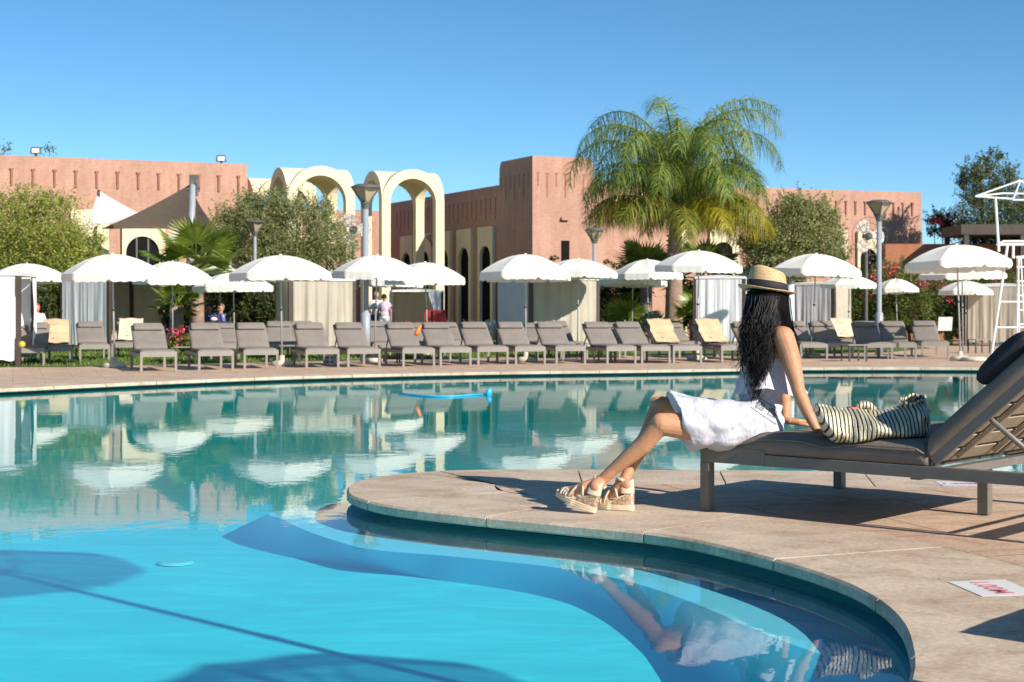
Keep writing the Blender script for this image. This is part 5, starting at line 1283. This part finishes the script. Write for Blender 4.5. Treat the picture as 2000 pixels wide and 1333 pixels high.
HC = W(1497, 575, 7.88); hf = Vector((-.72, .69, 0)).normalized(); hs_ = Vector((.69, .72, 0)).normalized()
Rh = Matrix((hf, hs_, Vector((0, 0, 1)))).transposed()
body.ell(HC+Vector((0, 0, .015)), (.095, .078, .105), 20, 14, Rh); body.ell(HC+hf*.035-Vector((0, 0, .055)), (.06, .055, .062), 16, 10, Rh)
body.seg(HC+hf*.088+Vector((0, 0, .0)), HC+hf*.108-Vector((0, 0, .03)), .010, .015)                    # nose
body.ell(HC+hf*.088-Vector((0, 0, .056)), (.014, .026, .008), 12, 8, Rh); body.ell(HC+hf*.086-Vector((0, 0, .066)), (.013, .022, .008), 12, 8, Rh)
body.seg(HC+hf*.075-Vector((0, 0, .098)), HC+hf*.082-Vector((0, 0, .092)), .018, .016)
for sg in (-1, 1): body.ell(HC+hs_*sg*.08-Vector((0, 0, .01)), (.018, .010, .03), 12, 8, Rh)
# arms
EL1 = W(1559, 762, 7.64); WR1 = W(1594, 838, 7.56)
body.chain([(SH1, .056), (W(1541, 690, 7.69), .0515), (W(1549, 722, 7.67), .045), (W(1556, 748, 7.65), .037), (EL1, .034), (W(1566, 780, 7.62), .0345), (W(1577, 805, 7.59), .029), (WR1, .0215)])
EL2 = W(1530, 765, 8.10); WR2 = W(1534, 819, 8.05)
body.chain([(SH2, .05), (W(1510, 705, 8.08), .043), (EL2, .034), (W(1534, 790, 8.09), .032), (WR2, .022)])
def hand(wr_, fwd, up, side, thumb, curl, splay=1.0, L=1.0, drop=0):
    """palm plus five separate fingers; fwd along the hand, side towards the thumb"""
    p = lambda f, s_, u: wr_+fwd*f*L+side*s_*L+up*u*L
    for s_ in (.026, .009, -.009, -.026): body.chain([(p(.005, s_*.55, 0), .015), (p(.045, s_*.95, .002), .0135), (p(.082, s_*1.05, 0), .0115)])
    for k, (s_, fl) in enumerate(((.028, .072), (.010, .080), (-.009, .074), (-.027, .058))):
        a = p(.084, s_*1.05, 0); spl = side*s_*3.2*splay; d = (fwd+spl).normalized(); pts = [(a, .0098)]; an = 0; q = a
        for j, fr_ in enumerate((.45, .30, .25)):
            an += curl*(.8, 1.2, .9)[j]; dd = d*math.cos(an)-up*math.sin(an); q = q+dd*fl*fr_*L; pts.append((q, (.0088, .008, .0068)[j]))
        body.chain(pts)
    t0 = p(.02, .024, -.004); t1 = t0+(fwd*.6+side*.8-up*.1).normalized()*.042*L; t2 = t1+(fwd*.85+side*.4-up*.15*thumb).normalized()*.032*L; t3 = t2+(fwd*.95+side*.1-up*.25*thumb).normalized()*.026*L
    body.chain([(t0, .0150), (t1, .0115), (t2, .0098), (t3, .0078)])
# near hand rests on the pad edge, mostly behind the bag; far hand lies flat
f1 = Vector((.78, .60, -.12)).normalized(); s1 = Vector((-.60, .78, 0)).normalized(); hand(WR1+Vector((.008, .004, -.012)), f1, Vector((0.05, 0, 1)).normalized(), s1, 1, .22)
f2 = Vector((.97, .22, -.02)).normalized(); s2 = Vector((.22, -.97, 0)).normalized(); hw = W(1539, 824, 8.03); hw.z = .435
body.seg(WR2, hw, .022, .019); hand(hw, f2, Vector((0, 0, 1)), s2, 1, .07)
me = remesh(body, .0042, 3); shift(me, WO); bo = link('body', me, 'skin', wr)
# toenails
nm = MB()
for S in (S1, S2):
    for s_, L, r in ((.030, .238, .0115), (.013, .240, .0085), (-.001, .233, .008), (-.014, .224, .0075), (-.027, .213, .007)): nm.ell(SP(S, L-r*.8, s_, .036+r*.82), (r*.7, r*.6, r*.35), 10, 6)
nm.build('toenails', simple('nail_polish', (.55, .10, .12), .2, .05), wr, WO, smooth=True)
# eyes, brows, lips on the face turned away
ey = MB(); [ey.ell(HC+hf*.083+hs_*sg*.032+Vector((0, 0, .004)), (.008, .014, .007), 12, 8, Rh) for sg in (-1, 1)]; ey.build('eyes', 'white_plastic', wr, WO, smooth=True)
ey = MB(); [ey.ell(HC+hf*.090+hs_*sg*.032+Vector((0, 0, .004)), (.003, .006, .006), 12, 8, Rh) for sg in (-1, 1)]; ey.build('pupils', 'black', wr, WO, smooth=True)
ey = MB(); ey.ell(HC+hf*.097-Vector((0, 0, .061)), (.008, .022, .011), 12, 8, Rh); ey.build('lips', simple('lips', (.45, .12, .11), .4, .05), wr, WO, smooth=True)
# sandals
def sandal(S, lab, ankle):
    def side_w(a): return .031+.012*math.sin(PI*min(1, max(0, (a+.01)/.26)))**1.0+(.006 if a > .12 else 0)
    r = thing('sandal', lab, 'shoe', S[0], 0, 'cream wedge sandals'); O = S[0]
    def outline(h, grow=0, n=40, a0=0):
        o = []
        for k in range(n):
            t = 2*PI*k/n; a = SL/2+SL/2*math.cos(t)*1.02; w_ = side_w(a)+grow; e = abs(math.sin(t))**.65*math.copysign(1, math.sin(t)); o.append(SP(S, a, w_*e, h if not callable(h) else h(a)))
        return o
    m = MB(); m.rings([outline(0, -.002), outline(.003, .003), outline(.011, .001), outline(.013, .003), outline(.021, .001), outline(lambda a: .026, .002), outline(lambda a: .028, -.003)]); m.build('sole', 'shoe_cream', r, O)
    m = MB(); top = lambda a: insole(a)-.001 if a < .2 else .029
    m.rings([outline(.027, -.004), outline(lambda a: .028+(insole(a)-.028)*.5, -.003), outline(lambda a: top(a)-.004, -.004)]); m.build('wedge', 'glitter', r, O)
    m = MB(); m.rings([outline(lambda a: top(a)-.004, -.002), outline(lambda a: top(a)+.001, -.002)]); m.build('insole', 'shoe_cream', r, O)
    def strap(fn, w_, n=20, th=.003):
        m = MB(); i0 = len(m.v)
        pts = [fn(k/n) for k in range(n+1)]
        for k, (p, wd, nr) in enumerate(pts):
            for o in (0, th):
                for sgn in (-1, 1): m.v.append(p+wd*w_/2*sgn+nr*o)
        for k in range(n):
            a = i0+k*4
            for x, y in ((0, 1), (1, 3), (3, 2), (2, 0)): m.f.append([a+x, a+y, a+4+y, a+4+x])
        m.f.append([i0, i0+1, i0+3, i0+2]); m.f.append([i0+n*4, i0+n*4+1, i0+n*4+3, i0+n*4+2]); return m
    def arcf(a0, a1, hh, ww, lift=0, hofs=0):
        def fn(t):
            th = PI*t; a = a0+(a1-a0)*t; s_ = math.cos(th)*ww; h = insole(a)+math.sin(th)**.8*hh+hofs
            nr = (S[3]*math.cos(th)+S[2]*math.sin(th)).normalized(); return SP(S, a, s_, h), S[1]*1.0, nr
        return fn
    for a in (.168, .183, .198): strap(arcf(a, a, .038 if a < .19 else .032, .044), .011).build('toe_strap', 'glitter' if a == .183 else 'shoe_cream', r, O, smooth=True)
    m = strap(arcf(.070, .150, .074, .041), .015); m.build('instep_strap', 'shoe_cream', r, O, smooth=True); m = strap(arcf(.150, .070, .078, .041), .015); m.build('instep_strap', 'shoe_cream', r, O, smooth=True)
    ac = ankle; ax = (lerp(ankle, K1 if S is S1 else K2, .12)-ankle).normalized(); uu_, vv_ = frame_of(ax)
    def ank(t): th = 2*PI*t; nr = uu_*math.cos(th)+vv_*math.sin(th); return ac+ax*.006+nr*.0385, ax, nr
    st = strap(ank, .016, 28).build('ankle_strap', 'shoe_cream', r, O, smooth=True)
    bp, _, bn = ank(.1); bp = min((ank(k/28) for k in range(28)), key=lambda q: q[0].y)[0]; MB().box(bp+Vector((0, -.002, 0)), (.014, .003, .015)).build('buckle', 'pole_grey', st, O)
    def cup(a, b):
        th = PI*(.5+a)+0; s_ = -math.cos(PI*a)*.036; aa = .052-math.sin(PI*a)*.056; h = insole(.0)-.004+b*(.030+.042*math.sin(PI*a)**1.3)
        return SP(S, aa+.006*b, s_*(1-.10*b), h)
    m = MB(); m.grid(cup, 20, 6); o = m.build('heel_cup', 'shoe_cream', r, O, smooth=True); sm_ = o.modifiers.new('s', 'SOLIDIFY'); sm_.thickness = .004
sandal(S1, 'cream wedge sandal with glitter heel, tipped up on its heel, left one', A1)
sandal(S2, 'cream wedge sandal with glitter heel standing flat, right one', A2)
# dress
dr = MB()
def ellring(c, ax, ry, rz, n=28, flat=0):
    u = Vector((0, 1, 0)); u = (u-ax*u.dot(ax)).normalized(); v = ax.cross(u).normalized(); v = v if v.z > 0 else -v; r = []
    for k in range(n):
        a = 2*PI*k/n; ca, sa = math.cos(a), math.sin(a); r.append(c+u*ry*abs(ca)**.55*math.copysign(1, ca)+v*rz*abs(sa)**.6*math.copysign(1, sa))
    return r
hemax = Vector((-1, 0, .0)).normalized()
sect = [(1506, 838, .07, .125, (-1, 0, .1)), (1490, 834, .10, .165, (-1, 0, 0)), (1465, 832, .120, .200, (-1, 0, 0)), (1430, 829, .122, .215, (-1, 0, -.05)), (1395, 828, .124, .235, (-1, 0, -.14)), (1360, 825, .132, .245, (-1, 0, -.24)), (1338, 823, .140, .25, (-1, 0, -.32)), (1327, 821, .149, .25, (-1, 0, -.37))]
dr.rings([ellring(W(x, y, 7.80+.00), Vector(a).normalized(), ry, rz) for x, y, rz, ry, a in sect])
dr.ell(W(1484, 838, 7.84), (.118, .19, .098), 20, 14)
dr.seg(W(1484, 815, 7.86), W(1484, 780, 7.88), .128, .108); dr.seg(W(1484, 780, 7.88), W(1490, 730, 7.88), .108, .115); dr.ell(W(1489, 735, 7.88), (.115, .165, .11)); dr.ell(W(1494, 705, 7.88), (.100, .160, .085))
dr.ell(W(1471, 712, 7.82), (.062, .068, .06)); dr.ell(W(1471, 712, 7.96), (.062, .068, .06))
def dd(p, nn):
    x = (p.x-1.0)*1; a = noise.noise(Vector((p.x*5+p.z*4, p.y*6, p.z*9)))*.016; b_ = noise.noise(Vector((p.x*17-p.z*22, p.y*9, p.z*10)))*.005
    hip = Vector((1.24, 7.7, .52)); dv = p-hip; ang = math.atan2(dv.z, -dv.x); f = .007*math.sin(ang*13+3*noise.noise(p*4))*min(1, dv.length*4)
    if p.z > .63: f = 0
    return a+b_+f+.005*abs(noise.noise(p*24))+.006*math.sin(p.x*38+p.z*30+4*noise.noise(p*5))*max(0, min(1, (.62-p.z)*8))*max(0, min(1, (1.2-p.x)*5))
me = remesh(dr, .006, 2, dd)
for v in me.vertices:
    p = v.co; bp = p-BED0; lx, ly = bp.dot(BEDA), bp.dot(BEDN)
    if -.005 < lx < 1.2 and 0 < ly < BW and p.z < ctop(max(lx, .0), ly)+.003: v.co.z = ctop(max(lx, .0), ly)+.003
from mathutils.bvhtree import BVHTree
bmt = bmesh.new(); bmt.from_mesh(me); DBV = BVHTree.FromBMesh(bmt); bmt.free()
shift(me, WO); link('dress', me, 'dress', wr)
# hem band, flounce over the bodice
hr = ellring(W(1322, 821, 7.80), Vector((-1, 0, .3)).normalized(), .150, .238, 60) if False else None
def flounce(z0y, z1y, r0, r1, cx0, cx1, ph, nf=11, am=.016, Yc=7.88, ysc=1.45, tip=0):
    m = MB(); N = 132
    def fn(a, b):
        t = 2*PI*a; r = r0+(r1-r0)*b**1.3; w_ = 1+am/r*b*math.sin(nf*t+ph+.8*math.sin(2*t)); ex = tip*b**1.5*max(0, math.cos(t-.15*0))**6
        c = W(cx0+(cx1-cx0)*b, z0y+(z1y-z0y)*b, Yc); lo = .018*b*math.sin(nf*t*.5+ph)
        return c+Vector((math.cos(t)*(r*w_+ex), math.sin(t)*r*ysc*w_, lo-ex*.25))
    m.grid(fn, N, 14); return m
flounce(680, 762, .090, .140, 1495, 1489, .3, nf=6, am=.011, tip=.09).build('flounce', 'dress', wr, WO, smooth=True, fix=False)
# embroidery on the waistband: thin dark lines laid on the cloth
emb = MB()
def onto(px, py):
    o = Vector((0, 0, CAMH)); d = (W(px, py, 7.7)-o).normalized(); h = DBV.ray_cast(o, d); return (h[0]-d*.0012) if h[0] else None
def eline(pts, r=.0017):
    q = []
    for (x0, y0), (x1, y1) in zip(pts, pts[1:]):
        n = max(2, int(math.hypot(x1-x0, y1-y0)/2))
        for k in range(n): p = onto(x0+(x1-x0)*k/n, y0+(y1-y0)*k/n); q.append(p) if p else None
    if len(q) > 2: emb.tube(q, r, 5)
ex, ey_ = Vector((.86, .52)), Vector((-.42, .90))
def E(cx, cy, a, b): return (cx+ex.x*a+ey_.x*b, cy+ex.y*a+ey_.y*b)
for cx, cy in ((1485, 793), (1508, 807)):
    for s_ in (7.5, 5.5): eline([E(cx, cy, -s_, -s_), E(cx, cy, s_, -s_), E(cx, cy, s_, s_), E(cx, cy, -s_, s_), E(cx, cy, -s_, -s_)])
    eline([E(cx, cy, 2.8*math.cos(k*PI/5), 2.8*math.sin(k*PI/5)) for k in range(11)])
eline([(1470, 776), (1482, 778), (1498, 787), (1518, 799)], .0018); eline([(1466, 795), (1480, 806), (1498, 818), (1517, 830)], .0018); eline([(1464, 781), (1470, 776), (1466, 795)], .0009)
eline([(1496, 795), (1499, 802)], .0008); eline([(1493, 800), (1500, 797)], .0008)
if emb.v: emb.build('embroidery', 'black', wr, WO)
# bracelet
br = MB(); c_ = W(1533, 822, 8.045); br.tube([c_+Vector((.026*math.cos(2*PI*k/20), .026*math.sin(2*PI*k/20), .010*math.cos(2*PI*k/20))) for k in range(20)], .004, 6, closed=True)
tag(br.build('bracelet', 'black', None, smooth=True), 'thin black bracelet on the woman resting far wrist', 'bracelet')
# hat
HB = W(1497, 569, 7.86); Rt = Matrix.Rotation(math.radians(8.5), 3, 'Y') @ Matrix.Rotation(math.radians(-4), 3, 'X')
ht = thing('straw_hat', 'straw fedora with a black band on the woman head', 'hat', HB)
def rr(r, z, asq=1): return (r, z)
m = MB(); n = 64; prof = [(.092, .002), (.118, .000), (.138, .003), (.147, .008), (.1475, .0045), (.138, -.001), (.118, -.004), (.090, -.002)]
rows = []
for r, z in prof:
    rows.append([Rt @ Vector((r*math.cos(2*PI*k/n)*1.0, r*math.sin(2*PI*k/n)*1.0, z+.006*max(0, r-.1)/.047*math.cos(4*PI*k/n))) for k in range(n)])
m.rings(rows+[rows[0]], cap=False); m.build('brim', 'straw', ht, smooth=True)
m = MB(); rows = []
for q, (r, z) in enumerate(((.103, .0), (.101, .03), (.096, .07), (.090, .098), (.082, .112), (.070, .116), (.05, .108), (.025, .100), (.001, .098))):
    rows.append([Rt @ Vector((r*math.cos(2*PI*k/n)*(1.0)-.004*z/.1, r*math.sin(2*PI*k/n)*(1-.12*min(1, z/.1)), z+(.012*math.cos(2*PI*k/n+PI)*min(1, z/.1) if z > .05 else 0)-(.010*math.exp(-((k/n-.5)/.07)**2) if q in (4, 5) else 0))) for k in range(n)])
m.rings(rows, cap=False); m.build('crown', 'straw', ht, smooth=True)
m = MB(); rows = []
for r, z in ((.1040, .003), (.1060, .004), (.1035, .045), (.1010, .046)): rows.append([Rt @ Vector((r*math.cos(2*PI*k/n), r*math.sin(2*PI*k/n)*(1-.03*z/.1), z)) for k in range(n)])
m.rings(rows, cap=False); m.build('hat_band', 'ribbon', ht, smooth=True)
# hair: a hull plus many wavy strands
hm = MB()
hm.ell(HC+Vector((.012, -.012, -.01)), (.104, .10, .11), 20, 14); hm.chain([(W(1497, 590, 7.83), .105), (W(1496, 618, 7.81), .098), (W(1492, 650, 7.80), .086), (W(1486, 680, 7.78), .058), (W(1484, 700, 7.76), .035)])
hm.chain([(W(1480, 600, 7.80), .066), (W(1478, 640, 7.76), .052), (W(1477, 680, 7.745), .03), (W(1475, 700, 7.74), .015)]); hm.chain([(W(1515, 605, 7.80), .075), (W(1522, 635, 7.86), .06), (W(1528, 680, 7.93), .05), (W(1535, 730, 7.95), .02)])
me = remesh(hm, .008, 3, lambda p, nn: .006*noise.noise(Vector((p.x*30, p.y*30, p.z*6)))); shift(me, WO); ho = link('hair', me, 'hair_mass', wr)
sm2 = MB(); hr_ = random.Random(5)
def strand(x0, Y0, y0, x1, y1, Y1, amp, r=.0022, wav=5, ph=None):
    n = 26; ph = hr_.uniform(0, 6.28) if ph is None else ph; pts = []; p2 = hr_.uniform(0, 6.28)
    for k in range(n+1):
        f = k/n; x = x0+(x1-x0)*f**1.25; y = y0+(y1-y0)*f; Y = Y0+(Y1-Y0)*f; a = amp*min(1.15, max(0, f-.34)*2.2)
        p = W(x, y, Y); p.x += a*math.sin(ph+wav*2*PI*f*.62); p.y += a*.7*math.cos(p2+wav*2*PI*f*.6)-.0; pts.append(p)
    sm2.tube(pts, [r*(1-.75*(k/n)**2) for k in range(n+1)], 5)
for k in range(820):
    u = hr_.random(); th = hr_.uniform(-.15, 1.0)*PI                      # round the visible side of the head
    R_ = .107; sx = -math.cos(th)*R_; sy = -abs(math.sin(th))*.150 if th > 0 else .02
    x0 = 1498+sx/.00262; Y0 = 7.87+sy; y0 = 578+hr_.uniform(-3, 6)
    f = (x0-1457)/82
    if hr_.random() < .76:
        ck = hr_.randrange(16); x1 = 1453+f*48+(ck*37 % 11-5)*1.6+hr_.gauss(0, 2.5); y1 = (668, 700, 722, 685, 712, 738, 676, 705, 694, 748, 682, 716, 660, 730, 690, 708)[ck]+hr_.uniform(-26, 0); Y1 = 7.69+hr_.uniform(-.05, .05)-.02*f
    else:
        x1 = 1476+hr_.gauss(0, 8); y1 = hr_.uniform(735, 785); Y1 = 7.69+hr_.uniform(-.02, .02)
    if x1 > 1498 and y1 > 640: x1 = 1498-hr_.random()*20
    strand(x0, Y0, y0, x1, y1, Y1, .010+.004*math.sin(f*20), hr_.uniform(.0016, .0032), 3.2+.5*math.sin(f*9), round(f*7)*1.3+hr_.uniform(-.5, .5))
for k in range(90): strand(1531+hr_.gauss(0, 5), 7.86, 582, 1562+hr_.gauss(0, 4)-hr_.random()*14, hr_.uniform(670, 752), 7.94, .005, .0028, 2.2)
for k in range(44): strand(1468+hr_.gauss(0, 6), 7.78, 630, 1441+hr_.gauss(0, 8), hr_.uniform(690, 738), 7.72, .012, .0014, 4.5)
for x1, y1 in ((1428, 728), (1432, 712), (1436, 735), (1478, 778), (1484, 770), (1472, 765), (1519, 752), (1503, 740), (1486, 782), (1442, 742)): strand(1478, 7.70, 640, x1, y1, 7.675, .012, .0016, 6)
for k in range(9): strand(1462, 7.8, 590+k*12, 1450+hr_.gauss(0, 4), 640+k*9, 7.76, .016, .0016, 6)
sm2.build('strands', 'hair', ho, WO, smooth=True)
# ---------------------------------------------------------------- other people, small and far
def person(px, Y, lab, shirt, trousers, hairc=(.02, .015, .012), sit=False, rz=0, height=1.68, zoff=0, group=None):
    t = thing('person', lab, 'person', (*XY(px, Y), zoff), math.radians(rz), group); k = height/1.7
    b = MB(); V = lambda x, y, z: Vector((x, y, z))*k; hz = .46 if sit else .9
    up = hz-.9; fy = -.42 if sit else 0
    b.ell(V(0, 0, 1.59+up), (.078, .095, .115)); b.chain([(V(0, 0, 1.5+up), .05), (V(0, .01, 1.42+up), .06)])
    b.seg(V(0, -.09, 1.585+up), V(0, -.105, 1.565+up), .01, .014)
    b.chain([(V(-.14, 0, 1.38+up), .06), (V(.14, 0, 1.38+up), .06)]); b.ell(V(0, 0, 1.25+up), (.16, .11, .22)); b.ell(V(0, 0, .98+up), (.15, .11, .15))
    for s_ in (-1, 1):
        hand_ = V(s_*.2, -.28, 1.08+up) if sit else V(s_*.24, -.08, .82)
        b.chain([(V(s_*.18, 0, 1.37+up), .052), (V(s_*.23, .02, 1.12+up), .042), (hand_, .028)])
        for q in range(4): b.chain([(hand_, .014), (hand_+V((q-1.5)*.012, -.03, -.07), .009)])
        b.chain([(hand_, .014), (hand_+V(-s_*.03, -.04, -.03), .010)])
        kn = V(s_*.10, fy, .50); an = V(s_*.10, fy+(.02 if sit else .02), .08)
        b.chain([(V(s_*.09, 0, .92+up), .085), (kn, .058), (V(s_*.1, fy+.02, .32), .05), (an, .035), (V(s_*.11, fy-.13, .035), .03)])
    me = remesh(b, .016, 2); link('body', me, 'skin_plain', t)
    sh = MB(); sh.ell(V(0, 0, 1.25+up), (.185, .135, .22)); sh.ell(V(0, 0, 1.02+up), (.175, .135, .17)); [sh.chain([(V(s_*.15, 0, 1.38+up), .07), (V(s_*.215, .01, 1.22+up), .058)]) for s_ in (-1, 1)]
    link('shirt', remesh(sh, .018, 2), shirt, t)
    tr_ = MB(); tr_.ell(V(0, 0, .92+up), (.17, .13, .13))
    for s_ in (-1, 1): tr_.chain([(V(s_*.09, 0, .9+up), .105), (V(s_*.10, fy*.95, .52), .08)]+([(V(s_*.1, 0, .2), .065)] if not sit else []))
    link('trousers', remesh(tr_, .018, 2), trousers, t)
    h_ = MB().ell(V(0, .02, 1.63+up), (.088, .095, .10)); link('hair', remesh(h_, .015, 2), hairc, t)
cm = lambda n, c: simple(n, c, .85, .1, 10, 0)
white_c, lilac_c, navy_c, pink_c, blue_c, dkh, grh = cm('white_cloth', (.75, .75, .76)), cm('lilac_cloth', (.68, .52, .62)), cm('navy_cloth', (.04, .06, .16)), cm('pink_cloth', (.70, .30, .32)), cm('blue_cloth', (.10, .14, .42)), cm('dark_hair', (.02, .015, .012)), cm('grey_hair', (.45, .42, .38))
person(735, 50.5, 'man in a white shirt and dark trousers standing on the lawn', white_c, navy_c, grh, rz=30, height=1.68)
person(751, 50, 'dark-haired woman in pale pink and white standing beside the man', lilac_c, white_c, dkh, rz=160, height=1.60)
person(385, 44, 'seated person in pink at the restaurant table', pink_c, navy_c, dkh, True, 60)
person(408, 44.6, 'seated person in a blue top behind the restaurant table', blue_c, navy_c, dkh, True, 0)
person(431, 44, 'seated person in a dark blue top right of the table', blue_c, navy_c, cm('fair_hair', (.5, .32, .2)), True, -60)
person(72, 42, 'seated person in white with a red cap in the shade at the left', white_c, navy_c, cm('red_cap', (.6, .05, .04)), True, 20)
for px, Y, lab, rz in ((385, 44, 'dark chair under the person in pink', 60), (408, 44.6, 'dark chair under the person in the blue top', 0), (431, 44, 'dark chair under the person right of the table', -60), (72, 42, 'dark chair under the person in the red cap', 20)):
    t = thing('garden_chair', lab, 'chair', (*XY(px, Y), 0), math.radians(rz), 'chairs of the seated guests')
    MB().box((0, 0, .37), (.42, .42, .03)).build('seat', 'dark_frame', t); MB().box((0, .22, .62), (.42, .03, .5)).build('backrest', 'dark_frame', t)
    for a in (-1, 1):
        for b_ in (-1, 1): MB().box((a*.18, b_*.18, .18), (.035, .035, .36)).build('leg', 'dark_frame', t)
